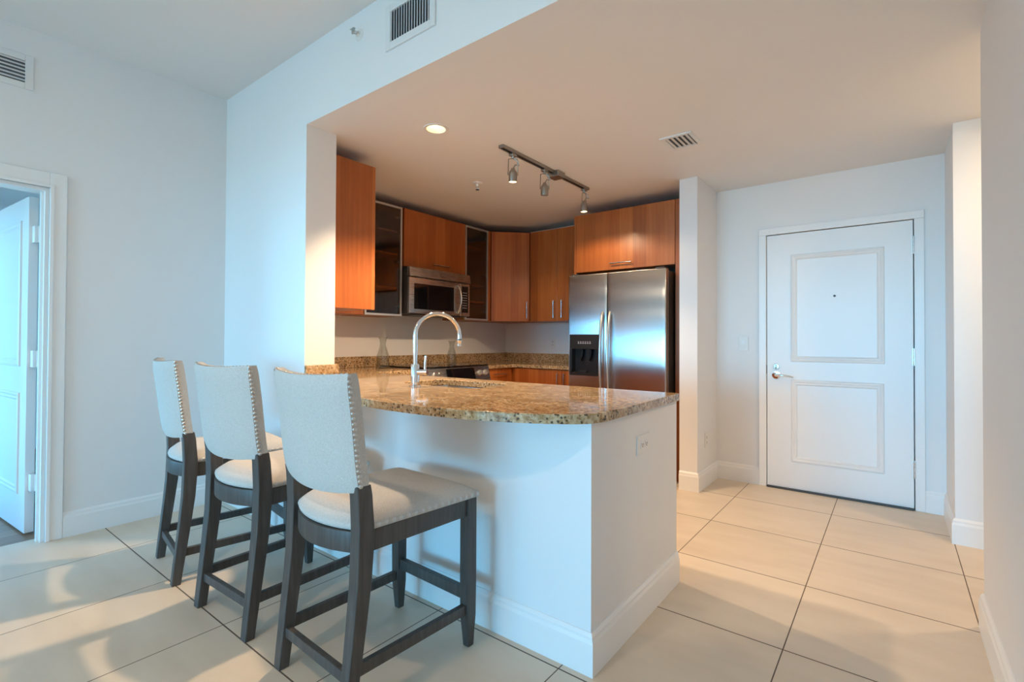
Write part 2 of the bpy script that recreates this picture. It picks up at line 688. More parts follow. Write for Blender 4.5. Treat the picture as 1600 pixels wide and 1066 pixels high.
# wall between living room and kitchen: stub and the deep header over the opening
b = BM()
box(b, XL, XJ, YS, YSB, 0, ZC + 0.05)
struct('wall_kitchen_front', b, wall_m, 'white wall stub left of the kitchen opening', 'wall')
b = BM()
box(b, XJ, XR + T, YS, YS + 0.14, ZK, ZC + 0.05)
struct('wall_kitchen_header', b, wall_m, 'white header above the kitchen opening', 'wall')

# ceilings
b = BM()
box(b, XL - T, XR + T, WIN_Y - T, YS, ZC, ZC + 0.1)
struct('ceiling', b, ceil_m, 'high living room ceiling', 'ceiling')


def plate_with_round_hole(bm, x0, x1, y0, y1, z0, z1, cx, cy, r, seg=32):
    """slab with a round hole through it"""
    t = bmesh.new()
    q = 0.12
    ring = [(cx + r * math.cos(2 * PI * k / seg + PI / 4), cy + r * math.sin(2 * PI * k / seg + PI / 4)) for k in range(seg)]

    def sq(k):
        a = 2 * PI * k / seg + PI / 4
        c, s = math.cos(a), math.sin(a)
        m_ = max(abs(c), abs(s))
        return (cx + q * c / m_, cy + q * s / m_)
    out = [sq(k) for k in range(seg)]
    for z, flip in ((z0, True), (z1, False)):
        ri = [t.verts.new((x, y, z)) for x, y in ring]
        ro = [t.verts.new((x, y, z)) for x, y in out]
        for k in range(seg):
            l = (k + 1) % seg
            f = (ri[k], ri[l], ro[l], ro[k])
            t.faces.new(f if flip else f[::-1])
        if flip:
            rlo = ri
        else:
            for k in range(seg):
                l = (k + 1) % seg
                t.faces.new((rlo[k], ri[k], ri[l], rlo[l]))
    merge(bm, t)
    box(bm, x0, cx - q, y0, y1, z0, z1)
    box(bm, cx + q, x1, y0, y1, z0, z1)
    box(bm, cx - q, cx + q, y0, cy - q, z0, z1)
    box(bm, cx - q, cx + q, cy + q, y1, z0, z1)


CANX, CANY, CANR = -1.392, 0.545, 0.062
b = BM()
plate_with_round_hole(b, XL, HX, YS + 0.14, YB + T, ZK, ZK + 0.10, CANX, CANY, CANR)
box(b, XL, XJ, YSB - 0.08, YSB, ZK, ZK + 0.1)
struct('ceiling_kitchen', b, ceil_m, 'lower ceiling over the kitchen and entry', 'ceiling')

# kitchen back wall, wall end by the refrigerator, entry wall
b = BM()
box(b, XL, XC, YB, YB + T, 0, ZK)
struct('wall_kitchen_back', b, wall_m, 'white back wall of the kitchen', 'wall')
b = BM()
box(b, XCF, XC, YC, YB, 0, ZK)
struct('wall_refrigerator_end', b, wall_m, 'narrow white wall end right of the refrigerator', 'wall')
EX0, EX1, EZ = 0.005, 0.997, 2.100      # entry door rough opening
b = BM()
box(b, XC, EX0, YE, YE + T, 0, ZK)
box(b, EX1, XE, YE, YE + T, 0, ZK)
box(b, EX0, EX1, YE, YE + T, EZ, ZK)
box(b, EX0, EX1, YE + T, YE + T + 0.02, 0, EZ)
struct('wall_entry', b, wall_m, 'white wall around the front door', 'wall')
b = BM()
box(b, XE, HX + T, YR2, YE + T, 0, ZK)
struct('wall_hall', b, wall_m, 'white wall right of the front door lit warm by the hall light', 'wall')
b = BM()
box(b, HX, HX + T, YRE, YR2, 0, ZK)
struct('wall_hall_end', b, wall_m)
b = BM()
box(b, XR, XR + T, WIN_Y - T, YRE, 0, ZC + 0.05)
box(b, XR + T, HX + T, YRE - T, YRE, 0, ZK)
struct('wall_right', b, wall_m, 'white wall close by at the right edge', 'wall')

# window wall behind the viewer
WX0, WX1, WZ0, WZ1 = -2.95, 1.05, 0.05, 2.62
b = BM()
box(b, XL, WX0, WIN_Y - T, WIN_Y, 0, ZC)
box(b, WX1, XR, WIN_Y - T, WIN_Y, 0, ZC)
box(b, WX0, WX1, WIN_Y - T, WIN_Y, WZ1, ZC)
box(b, WX0, WX1, WIN_Y - T, WIN_Y, 0, WZ0)
struct('wall_window', b, wall_m)
b = BM()
for k in range(4):
    x = WX0 + (WX1 - WX0) * k / 3
    box(b, max(WX0, x - 0.035), min(WX1, x + 0.035), WIN_Y - 0.09, WIN_Y - 0.03, WZ0, WZ1)
box(b, WX0, WX1, WIN_Y - 0.09, WIN_Y - 0.03, WZ0, WZ0 + 0.06)
box(b, WX0, WX1, WIN_Y - 0.09, WIN_Y - 0.03, WZ1 - 0.06, WZ1)
w1 = struct('window_1', b, trim_m)
b = BM()
box(b, WX0 + 0.01, WX1 - 0.01, WIN_Y - 0.063, WIN_Y - 0.057, WZ0 + 0.02, WZ1 - 0.02)
obj('pane', b, pane_m, w1)

# bedroom shell with its own window
BX0, BY0, BY1 = -6.5, -2.9, 0.8
b = BM()
box(b, BX0 - T, BX0, BY0 - T, BY1 + T, 0, 2.6)
struct('wall_bedroom_far', b, wall_m)
b = BM()
box(b, BX0, XL - T, BY1, BY1 + T, 0, 2.6)
struct('wall_bedroom_side', b, wall_m)
b = BM()
bwx0, bwx1, bwz0, bwz1 = -5.45, -4.05, 0.15, 2.15
box(b, BX0, bwx0, BY0 - T, BY0, 0, 2.6)
box(b, bwx1, XL - T, BY0 - T, BY0, 0, 2.6)
box(b, bwx0, bwx1, BY0 - T, BY0, bwz1, 2.6)
box(b, bwx0, bwx1, BY0 - T, BY0, 0, bwz0)
struct('wall_bedroom_window', b, wall_m)
b = BM()
for x in (bwx0, (bwx0 + bwx1) / 2 - 0.03, bwx1 - 0.06):
    box(b, x, x + 0.06, BY0 - 0.09, BY0 - 0.03, bwz0, bwz1)
box(b, bwx0, bwx1, BY0 - 0.09, BY0 - 0.03, bwz0, bwz0 + 0.06)
box(b, bwx0, bwx1, BY0 - 0.09, BY0 - 0.03, bwz1 - 0.06, bwz1)
w2 = struct('window_2', b, trim_m)
b = BM()
box(b, bwx0 + 0.01, bwx1 - 0.01, BY0 - 0.063, BY0 - 0.057, bwz0 + 0.02, bwz1 - 0.02)
obj('pane', b, pane_m, w2)
b = BM()
box(b, BX0, XL - T, BY0, BY1, 2.6, 2.7)
struct('ceiling_bedroom', b, ceil_m)


# baseboards: flat board with a chamfered, stepped top
def base_profile(th=0.016):
    return [(0, 0), (th, 0), (th, BH - 0.035), (th * 0.72, BH - 0.022), (th * 0.72, BH - 0.012), (th * 0.30, BH), (0, BH)]


def baseboard(name, p0, p1, normal, parent=None, m0=0.0, m1=0.0):
    """p0, p1: wall-line points (x, y); normal: outward direction; m0/m1: +1 to mitre an outside corner at that end"""
    p0, p1, nv = Vector((*p0, 0)), Vector((*p1, 0)), Vector((*normal, 0))
    d = (p1 - p0).normalized()
    t = bmesh.new()
    ends = []
    for p, mm, s in ((p0, m0, -1), (p1, m1, 1)):
        ends.append([t.verts.new(p + nv * a + d * s * mm * a + Vector((0, 0, z))) for a, z in base_profile()])
    n = len(ends[0])
    t.faces.new(ends[0])
    t.faces.new(ends[1][::-1])
    for i in range(n):
        j = (i + 1) % n
        t.faces.new((ends[0][i], ends[1][i], ends[1][j], ends[0][j]))
    bmesh.ops.recalc_face_normals(t, faces=t.faces)
    o = obj(name, t, trim_m, parent)
    o['kind'] = 'structure'
    return o


baseboard('baseboard_left', (XL, DY1 + 0.078), (XL, YS), (1, 0))
baseboard('baseboard_left_near', (XL, WIN_Y), (XL, DY0 - 0.078), (1, 0))
baseboard('baseboard_kitchen_front', (XL, YS), (XJ, YS), (0, -1))
IY1 = 0.880                    # far end of the breakfast bar's end wall
baseboard('baseboard_bar_front', (XJ, 0.0), (0.0, 0.0), (0, -1), m1=1)
baseboard('baseboard_bar_end', (0.0, 0.0), (0.0, IY1), (1, 0), m0=1)
baseboard('baseboard_refrigerator_end', (XCF, YC), (XC, YC), (0, -1), m1=1)
baseboard('baseboard_entry_side', (XC, YC), (XC, YE), (1, 0), m0=1)
baseboard('baseboard_entry_left', (XC, YE), (-0.031, YE), (0, -1))
baseboard('baseboard_entry_right', (1.036, YE), (XE, YE), (0, -1))
baseboard('baseboard_hall_return', (XE, YE), (XE, YR2), (-1, 0), m1=1)
baseboard('baseboard_hall', (XE, YR2), (HX, YR2), (0, -1), m0=1)
baseboard('baseboard_right', (XR, WIN_Y), (XR, YRE), (-1, 0), m1=1)
baseboard('baseboard_right_end', (XR, YRE), (HX, YRE), (0, 1), m0=1)


# ------------------------------------------------------------------ doors
def moulding(bm, x0, x1, z0, z1, y, w=0.045, d=0.012, axis='y', sgn=-1):
    """raised picture-frame moulding around a rectangle on a door face: outer rim, hollow, inner rim"""
    prof = [(0.0, 0.0), (0.10, 0.8), (0.32, 1.0), (0.55, 0.55), (0.80, 0.75), (1.0, 0.0)]
    t = bmesh.new()
    rings = []
    for a, h in prof:
        i = a * w
        pts = [(x0 + i, z0 + i), (x1 - i, z0 + i), (x1 - i, z1 - i), (x0 + i, z1 - i)]
        rings.append([t.verts.new((px, y + sgn * h * d, pz) if axis == 'y' else (y + sgn * h * d, px, pz)) for px, pz in pts])
    for i in range(len(rings) - 1):
        for k in range(4):
            l = (k + 1) % 4
            t.faces.new((rings[i][k], rings[i][l], rings[i + 1][l], rings[i + 1][k]))
    bmesh.ops.recalc_face_normals(t, faces=t.faces)
    merge(bm, t)


# front door
LX0, LX1, LZ = 0.029, 0.974, 2.073
b = BM()
box(b, LX0, LX1, YE - 0.004, YE + 0.045, 0.012, LZ, 0.002)
door1 = struct('door_1', b, door_m, 'white two-panel front door in the entry', 'door')
b = BM()
moulding(b, 0.203, 0.810, 1.034, 1.900, YE - 0.004)
obj('upper_panel_moulding', b, trim_m, door1)
b = BM()
moulding(b, 0.204, 0.806, 0.228, 0.890, YE - 0.004)
obj('lower_panel_moulding', b, trim_m, door1)
b = BM()
lathe(b, [(0, 0.014), (0.030, 0.012), (0.034, 0.006), (0.034, 0)], 28, aim_matrix((0.098, YE - 0.004, 0.921), (0, -1, 0)))
sweep(b, [(0.098, YE - 0.004, 0.921), (0.098, YE - 0.045, 0.921), (0.104, YE - 0.058, 0.921), (0.118, YE - 0.062, 0.921), (0.16, YE - 0.060, 0.922), (0.195, YE - 0.054, 0.916), (0.226, YE - 0.05, 0.909)], [0.011, 0.010, 0.010, 0.010, 0.009, 0.008, 0.005], 12)
obj('lever_handle', b, chrome, door1, True)
b = BM()
lathe(b, [(0, 0.012), (0.020, 0.011), (0.024, 0.004), (0.024, 0)], 24, aim_matrix((0.098, YE - 0.004, 0.990), (0, -1, 0)))
box(b, 0.093, 0.103, YE - 0.036, YE - 0.012, 0.973, 1.007, 0.003)
obj('deadbolt', b, nickel, door1, True)
b = BM()
lathe(b, [(0, 0.004), (0.006, 0.004), (0.009, 0.0)], 16, aim_matrix((0.501, YE - 0.004, 1.552), (0, -1, 0)))
obj('peephole', b, grey_m, door1, True)
for z0, z1 in ((1.828, 1.957), (1.030, 1.150), (0.225, 0.350)):
    b = BM()
    n_ = 3
    for k in range(n_):
        a0 = z0 + (z1 - z0) * k / n_
        a1 = z0 + (z1 - z0) * (k + 1) / n_ - 0.002
        sweep(b, [(0.979, YE - 0.009, a0), (0.979, YE - 0.009, a1)], 0.0085, 12)
    box(b, 0.968, 0.990, YE - 0.006, YE - 0.001, z0, z1)
    obj('hinge', b, nickel, door1, True)
b = BM()
box(b, LX0 - 0.010, LX0 - 0.001, YE - 0.004, YE + 0.01, 0.93, 1.00)
obj('strike_plate', b, grey_m, door1)

# front door casing (jamb and flat casing)
b = BM()
for x0, x1 in ((-0.031, 0.024), (0.981, 1.036)):
    box(b, x0, x1, YE - 0.016, YE + 0.0, 0, 2.079, 0.003)
box(b, -0.031, 1.036, YE - 0.016, YE, 2.079, 2.134, 0.003)
box(b, 0.005, 0.025, YE, YE + T, 0, 2.079)
box(b, 0.980, 0.997, YE, YE + T, 0, 2.079)
box(b, 0.005, 0.997, YE, YE + T, 2.079, 2.10)
struct('trim_1', b, trim_m, 'white casing around the front door', 'trim')
b = BM()
box(b, LX0, LX1, YE - 0.03, YE + 0.05, 0.0, 0.011)
struct('trim_2', b, grey_m, 'dark threshold under the front door', 'trim')

# bedroom doorway casing
b = BM()
for y0, y1 in ((DY1, DY1 + 0.078), (DY0 - 0.078, DY0)):
    box(b, XL, XL + 0.018, y0, y1, 0, DZ + 0.09, 0.003)
    edge = y0 if y0 == DY1 else y1
    box(b, XL + 0.004, XL + 0.026, min(edge, edge + (0.02 if y0 == DY1 else -0.02)), max(edge, edge + (0.02 if y0 == DY1 else -0.02)), 0, DZ + 0.02, 0.003)
box(b, XL, XL + 0.018, DY0, DY1, DZ, DZ + 0.09, 0.003)
box(b, XL + 0.004, XL + 0.026, DY0, DY1, DZ, DZ + 0.02, 0.003)
box(b, XL - T, XL, DY1 - 0.018, DY1, 0, DZ)
box(b, XL - T, XL, DY0, DY0 + 0.018, 0, DZ)
box(b, XL - T, XL, DY0 + 0.018, DY1 - 0.018, DZ - 0.018, DZ)
box(b, XL - 0.070, XL - 0.036, DY1 - 0.030, DY1 - 0.018, 0, DZ - 0.018)
struct('trim_3', b, trim_m, 'white casing of the left doorway', 'trim')

# bedroom door, swung open into the bedroom
HY = DY1 - 0.022
door2 = struct('door_2', (lambda bb: (box(bb, -0.84, 0.0, -0.045, 0.0, 0.012, DZ - 0.022, 0.002), bb)[1])(BM()), door_m, 'white panelled door standing open into the bedroom', 'door')
door2.location = (XL - T - 0.10, HY + 0.01, 0)
door2.rotation_euler = (0, 0, math.radians(5))
b = BM()
moulding(b, -0.72, -0.12, 1.02, 1.93, -0.045, 0.05, 0.010)
obj('upper_panel_moulding', b, trim_m, door2)
b = BM()
moulding(b, -0.72, -0.12, 0.23, 0.86, -0.045, 0.05, 0.010)
obj('lower_panel_moulding', b, trim_m, door2)
for z in (0.27, 1.02, 1.78):
    b = BM()
    box(b, -0.004, 0.050, -0.030, -0.006, z, z + 0.10, 0.001)
    sweep(b, [(0.052, -0.006, z), (0.052, -0.006, z + 0.10)], 0.008, 10)
    obj('hinge', b, trim_m, door2, True)
b = BM()
lathe(b, [(0, 0.055), (0.018, 0.052), (0.027, 0.038), (0.022, 0.026), (0.010, 0.020), (0.010, 0.008), (0.030, 0.006), (0.030, 0)], 20, aim_matrix((-0.78, -0.045, 0.95), (0, -1, 0)))
obj('door_knob', b, nickel, door2, True)

# ------------------------------------------------------------------ breakfast bar wall
b = BM()
box(b, XJ - 0.0, 0.0, 0.0, 0.12, 0, 0.901)
box(b, -0.12, 0.0, 0.12, IY1, 0, 0.901)
struct('wall_bar', b, wall_m, 'white half wall under the granite breakfast bar', 'wall')

# ------------------------------------------------------------------ granite worktops
CT0, CT1 = 0.902, 0.937
front_curve = [(0.034, 0.045), (0.018, -0.015), (-0.010, -0.058), (-0.070, -0.105), (-0.177, -0.166), (-0.313, -0.217), (-0.475, -0.252), (-0.680, -0.270), (-0.860, -0.268), (-1.060, -0.248), (-1.300, -0.200), (-1.550, -0.125), (-1.780, -0.045), (XJ + 0.004, 0.014)]


def smooth_curve(pts, n=5):
    out = []
    for i in range(len(pts) - 1):
        p0 = Vector(pts[max(i - 1, 0)]); p1 = Vector(pts[i]); p2 = Vector(pts[i + 1]); p3 = Vector(pts[min(i + 2, len(pts) - 1)])
        for k in range(n):
            t = k / n
            out.append(tuple(0.5 * ((2 * p1) + (p2 - p0) * t + (2 * p0 - 5 * p1 + 4 * p2 - p3) * t * t + (3 * p1 - p0 - 3 * p2 + p3) * t ** 3)))
    out.append(tuple(pts[-1]))
    return out


CBY = 0.870
LFX = -2.420                   # front of the left run's worktop
RY0, RY1 = 1.412, 2.268        # range
SKX0, SKX1, SKY0, SKY1 = -1.52, -0.91, 0.365, 0.73   # sink opening


def rounded_rect(x0, x1, y0, y1, r, n=6):
    pts = []
    for cx, cy, a0 in ((x1 - r, y1 - r, 0), (x0 + r, y1 - r, PI / 2), (x0 + r, y0 + r, PI), (x1 - r, y0 + r, 1.5 * PI)):
        for k in range(n + 1):
            a = a0 + PI / 2 * k / n
            pts.append((cx + r * math.cos(a), cy + r * math.sin(a)))
    return pts


outline = smooth_curve(front_curve) + [(XJ + 0.004, YSB + 0.004), (XL + 0.003, YSB + 0.004), (XL + 0.003, RY0 - 0.003), (LFX, RY0 - 0.003), (LFX, CBY + 0.02), (LFX + 0.02, CBY), (0.010, CBY), (0.021, CBY - 0.010)]
hole = rounded_rect(SKX0, SKX1, SKY0, SKY1, 0.10)


def slab_with_hole(bm, outer, inner, z0, z1, bev=0.004):
    t = bmesh.new()
    ov = [t.verts.new((x, y, z1)) for x, y in outer]
    es = [t.edges.new((ov[i], ov[(i + 1) % len(ov)])) for i in range(len(ov))]
    iv = [t.verts.new((x, y, z1)) for x, y in inner]
    es += [t.edges.new((iv[i], iv[(i + 1) % len(iv)])) for i in range(len(iv))]
    bmesh.ops.triangle_fill(t, use_beauty=True, use_dissolve=False, edges=es)
    for f in t.faces:
        if f.normal.z < 0:
            f.normal_flip()
    r = bmesh.ops.extrude_face_region(t, geom=list(t.faces))
    for v in r['geom']:
        if isinstance(v, bmesh.types.BMVert):
            v.co.z = z0
    bmesh.ops.recalc_face_normals(t, faces=t.faces)
    sharp = [e_ for e_ in t.edges if len(e_.link_faces) == 2 and abs(e_.verts[0].co.z - z1) < 1e-5 and abs(e_.verts[1].co.z - z1) < 1e-5 and min(abs(f.normal.z) for f in e_.link_faces) < 0.5]
    bmesh.ops.bevel(t, geom=sharp, offset=bev, segments=2, profile=0.5, affect='EDGES')
    merge(bm, t)


b = BM()
slab_with_hole(b, outline, hole, CT0, CT1)
wt = obj('worktop', b, granite, None, False)
tag(wt, 'granite breakfast bar worktop with curved front edge and sink cutout', 'worktop')
b = BM()
box(b, XJ + 0.001, XJ + 0.021, YS - 0.002, YSB + 0.02, CT1, CT1 + 0.102, 0.004)
sd = obj('backsplash', b, granite)
tag(sd, 'short granite upstand capping the end of the white wall stub', 'backsplash')
b = BM()
box(b, XL + 0.001, XL + 0.021, YSB + 0.02, RY0 - 0.003, CT1, CT1 + 0.102, 0.003)
box(b, XL + 0.021, XJ, YSB + 0.001, YSB + 0.021, CT1, CT1 + 0.102, 0.003)
bs0 = obj('backsplash', b, granite)
tag(bs0, 'granite upstand along the wall left of the range, behind the glass carafe', 'backsplash')

BFY = 2.690                    # front of the back run's worktop
BX1 = -1.624                   # right end at the refrigerator
b = BM()
prism(b, [(LFX, RY1 + 0.003), (LFX, BFY - 0.03), (LFX + 0.03, BFY), (BX1, BFY), (BX1, YB - 0.002), (XL + 0.003, YB - 0.002), (XL + 0.003, RY1 + 0.003)], CT0, CT1, 0.004)
wt2 = obj('worktop', b, granite)
tag(wt2, 'granite corner worktop between range and refrigerator', 'worktop')
b = BM()
box(b, XL + 0.001, XL + 0.021, RY1 + 0.003, YB - 0.001, CT1, CT1 + 0.102, 0.003)
box(b, XL + 0.021, BX1, YB - 0.021, YB - 0.001, CT1, CT1 + 0.102, 0.003)
bs2 = obj('backsplash', b, granite)
tag(bs2, 'granite upstand around the back corner up to the refrigerator', 'backsplash')
b = BM()
box(b, XL + 0.001, XL + 0.021, RY0, RY1, CT1 + 0.006, CT1 + 0.102, 0.003)
bs = obj('backsplash', b, granite)
tag(bs, 'granite upstand on the wall behind the cooktop', 'backsplash')

# sink bowl
sink = thing('kitchen_sink', 'stainless undermount sink set into the granite bar', 'sink', ((SKX0 + SKX1) / 2, (SKY0 + SKY1) / 2, 0.70))
b = BM()
t = bmesh.new()
loops = []
for grow, z, r in ((0.012, CT0 - 0.003 - 0.70, 0.11), (-0.002, CT0 - 0.003 - 0.70, 0.10), (-0.010, 0.05, 0.095), (-0.03, 0.015, 0.085), (-0.06, 0.005, 0.06)):
    hx, hy = (SKX1 - SKX0) / 2 + grow, (SKY1 - SKY0) / 2 + grow
    loops.append([t.verts.new((x, y, z)) for x, y in rounded_rect(-hx, hx, -hy, hy, r)])
for i in range(len(loops) - 1):
    n = len(loops[i])
    for k in range(n):
        l = (k + 1) % n
        t.faces.new((loops[i][k], loops[i][l], loops[i + 1][l], loops[i + 1][k]))
t.faces.new(loops[-1])
bmesh.ops.recalc_face_normals(t, faces=t.faces)
merge(b, t)
obj('bowl', b, sink_m, sink, True)
b = BM()
lathe(b, [(0, 0.010), (0.020, 0.010), (0.030, 0.012), (0.040, 0.008), (0.040, 0.004)], 24)
obj('drain', b, chrome, sink, True)

# faucet: tall gooseneck
fx, fy = -1.268, 0.280
fa = thing('kitchen_faucet', 'tall chrome gooseneck faucet beside the sink', 'faucet', (fx, fy, CT1))
d = Vector((0.35, 0.94, 0)).normalized()
b = BM()
lathe(b, [(0, 0.0), (0.031, 0.0), (0.031, 0.006), (0.024, 0.010), (0.024, 0.118), (0.021, 0.124), (0.0, 0.124)], 28)
obj('body', b, chrome, fa, True)
b = BM()
RAD = 0.137
pts = [Vector((0, 0, 0.12)), Vector((0, 0, 0.17)), Vector((0, 0, 0.23))]
ZA = 0.285
for k in range(0, 21):
    a = PI - PI * k / 20
    pts.append(d * (RAD + RAD * math.cos(a)) + Vector((0, 0, ZA + RAD * 0.92 * math.sin(a))))
pts.append(d * (2 * RAD) + Vector((0, 0, 0.262)))
sweep(b, pts, 0.0125, 16)
obj('spout', b, chrome, fa, True)
b = BM()
e0 = d * (2 * RAD)
sweep(b, [e0 + Vector((0, 0, 0.262)), e0 + Vector((0, 0, 0.254)), e0 + Vector((0, 0, 0.252)), e0 + Vector((0, 0, 0.225))], [0.0155, 0.0155, 0.0145, 0.0135], 16)
obj('spray_head', b, chrome, fa, True)
b = BM()
lathe(b, [(0.0158, -0.003), (0.0158, 0.003), (0.012, 0.003), (0.012, -0.003)], 16, Matrix.Translation(e0 + Vector((0, 0, 0.2625))), closed=True)
obj('hose_ring', b, plastic_k, fa, True)
b = BM()
hd = Vector((0.85, 0.35, 0)).normalized()
sweep(b, [hd * 0.015 + Vector((0, 0, 0.080)), hd * 0.075 + Vector((0, 0, 0.080))], 0.0165, 16)
sweep(b, [hd * 0.060 + Vector((0, 0, 0.085)), hd * 0.061 + Vector((0, 0, 0.12)), hd * 0.066 + Vector((0, 0, 0.170))], [0.0085, 0.0075, 0.007], 12)
obj('lever', b, chrome, fa, True)


# ------------------------------------------------------------------ cabinets
def bar_handle(name, p0, p1, out, parent, r=0.006, stand=0.03):
    """round bar pull with two posts"""
    p0, p1, out = Vector(p0), Vector(p1), Vector(out)
    dd = (p1 - p0).normalized()
    b_ = BM()
    sweep(b_, [p0 + out * stand, p1 + out * stand], r, 10)
    for q in (p0 + dd * 0.02, p1 - dd * 0.02):
        sweep(b_, [q, q + out * stand], r * 0.75, 8)
    return obj(name, b_, nickel, parent, True)


ZB, ZT = 1.412, 2.428
UX = -2.745                    # face of the left run's upper cabinets
DTH = 0.019


def local(parent_loc):
    return parent_loc


def cabinet_x(name, label, y0, y1, z0, z1, x0=XL + 0.001, x1=UX, cat='cabinet', solid=True):
    """cabinet on the left wall, its front facing +X; children in local space of the thing (base at its lower front corner)"""
    return thing(name, label, cat, (x1, y0, z0))


# A: cabinet on the back of the wall stub; its end panel faces the viewer
AX0, AX1, AY1 = -2.745, -2.072, 0.603
A = thing('wall_cabinet', 'cherry wall cabinet behind the wall stub, its plain end panel in view', 'cabinet', (AX1, YSB, ZB))
b = BM()
box(b, AX0 - AX1, -DTH - 0.001, 0.001, AY1 - YSB - DTH - 0.002, 0, ZT - ZB, 0.0015)
obj('body', b, cherry, A)
b = BM()
box(b, -DTH, 0, 0.001, AY1 - YSB, -0.002, ZT - ZB + 0.002, 0.0012)
obj('end_panel', b, cherry, A)
for k in range(2):
    w = (AX1 - DTH - AX0) / 2
    xa = AX0 - AX1 + w * k
    b = BM()
    box(b, xa + 0.001, xa + w - 0.002, AY1 - YSB - DTH, AY1 - YSB, 0.002, ZT - ZB - 0.002, 0.0015)
    dr = obj('door', b, cherry, A)
    hx = xa + (w - 0.04 if k == 0 else 0.04)
    bar_handle('handle', (hx, AY1 - YSB, 0.04), (hx, AY1 - YSB, 0.22), (0, 1, 0), dr)

# corner filler between A and the glass cabinet
b = BM()
box(b, XL + 0.002, UX - 0.01, AY1 + 0.002, 0.998, ZB + 0.002, ZT, 0.0015)
fl = obj('corner_cabinet', b, cherry)
tag(fl, 'cherry blind corner cabinet left of the glass-front cabinets', 'cabinet')


# glass-front cabinets
def glass_cabinet(y0, y1, label, shelves):
    g = thing('glass_front_cabinet', label, 'cabinet', (UX, y0, ZB), group=None)
    W, H, D = y1 - y0, ZT - ZB, UX - XL - 0.002
    b = BM()
    th = 0.016
    box(b, -D, -0.022, 0.001, th, 0, H)
    box(b, -D, -0.022, W - th, W - 0.001, 0, H)
    box(b, -D, -0.022, th, W - th, 0, th)
    box(b, -D, -0.022, th, W - th, H - th, H)
    box(b, -D, -D + 0.008, th, W - th, th, H - th)
    obj('carcass', b, cab_in, g)
    for z in shelves:
        b = BM()
        box(b, -D + 0.009, -0.05, th + 0.001, W - th - 0.001, z - ZB - 0.009, z - ZB + 0.009, 0.001)
        obj('shelf', b, cherry, g)
    b = BM()
    fw = 0.020
    box(b, -0.020, 0, 0.002, fw, 0.002, H - 0.002, 0.001)
    box(b, -0.020, 0, W - fw, W - 0.002, 0.002, H - 0.002, 0.001)
    box(b, -0.020, 0, fw, W - fw, 0.002, fw, 0.001)
    box(b, -0.020, 0, fw, W - fw, H - fw, H - 0.002, 0.001)
    fr = obj('door_frame', b, alum, g)
    b = BM()
    box(b, -0.012, -0.008, fw, W - fw, fw, H - fw)
    obj('glass_pane', b, cabglass_m, fr)
    for z in (0.10, H / 2, H - 0.10):
        b = BM()
        box(b, -0.075, -0.021, W - th - 0.02, W - th, z - 0.012, z + 0.012, 0.003)
        obj('hinge', b, nickel, g)
    return g


glass_cabinet(1.000, 1.410, 'smoked glass cabinet left of the microwave, aluminium framed', (2.20, 1.99, 1.675))
glass_cabinet(2.266, 2.640, 'smoked glass cabinet right of the microwave, aluminium framed', (2.21, 1.80, 1.62))

# cabinet over the microwave
MC = thing('wall_cabinet', 'wide cherry cabinet above the microwave with one lift-up door', 'cabinet', (UX, 1.428, 1.885))
b = BM()
box(b, XL - UX + 0.002, -DTH - 0.001, 0.0, 2.262 - 1.428, 0, ZT - 1.885, 0.001)
obj('body', b, cherry, MC)
b = BM()
box(b, -DTH, 0, 0.001, 2.262 - 1.430, 0.001, ZT - 1.885, 0.0015)
dr = obj('door', b, cherry, MC)
bar_handle('handle', (0, 0.345, 0.052), (0, 0.575, 0.052), (1, 0, 0), dr)

# narrow filler strip beside the corner cabinet
b = BM()
box(b, XL + 0.002, UX - 0.001, 2.642, 2.676, ZB, ZT, 0.001)
fs = obj('filler_strip', b, cherry)
tag(fs, 'narrow dark cherry strip between glass cabinet and diagonal corner cabinet', 'panel')

# diagonal corner cabinet
P0, P1 = Vector((-2.735, 2.680)), Vector((-2.428, 2.992))
DC = thing('corner_wall_cabinet', 'cherry diagonal corner cabinet with one door', 'cabinet', (P0.x, P0.y, ZB))
b = BM()
nrm = Vector((1, -1)).normalized()
inner = 0.021
q0, q1 = P0 - nrm * inner, P1 - nrm * inner
prism(b, [(q0.x - P0.x, q0.y - P0.y), (q1.x - P0.x, q1.y - P0.y), (q1.x - P0.x, YB - 0.002 - P0.y), (XL + 0.002 - P0.x, YB - 0.002 - P0.y), (XL + 0.002 - P0.x, q0.y - P0.y)], 0, ZT - ZB)
obj('body', b, cherry, DC)
b = BM()
dv = (P1 - P0).normalized()
a0, a1 = dv * 0.002, (P1 - P0) - dv * 0.002
prism(b, [(a0.x, a0.y), (a1.x, a1.y), ((a1 - nrm * DTH).x, (a1 - nrm * DTH).y), ((a0 - nrm * DTH).x, (a0 - nrm * DTH).y)], 0.001, ZT - ZB - 0.002, 0.001)
dr = obj('door', b, cherry, DC)
hp = (P1 - P0) - dv * 0.035
bar_handle('handle', (hp.x, hp.y, 0.035), (hp.x, hp.y, 0.225), (nrm.x, nrm.y, 0), dr)

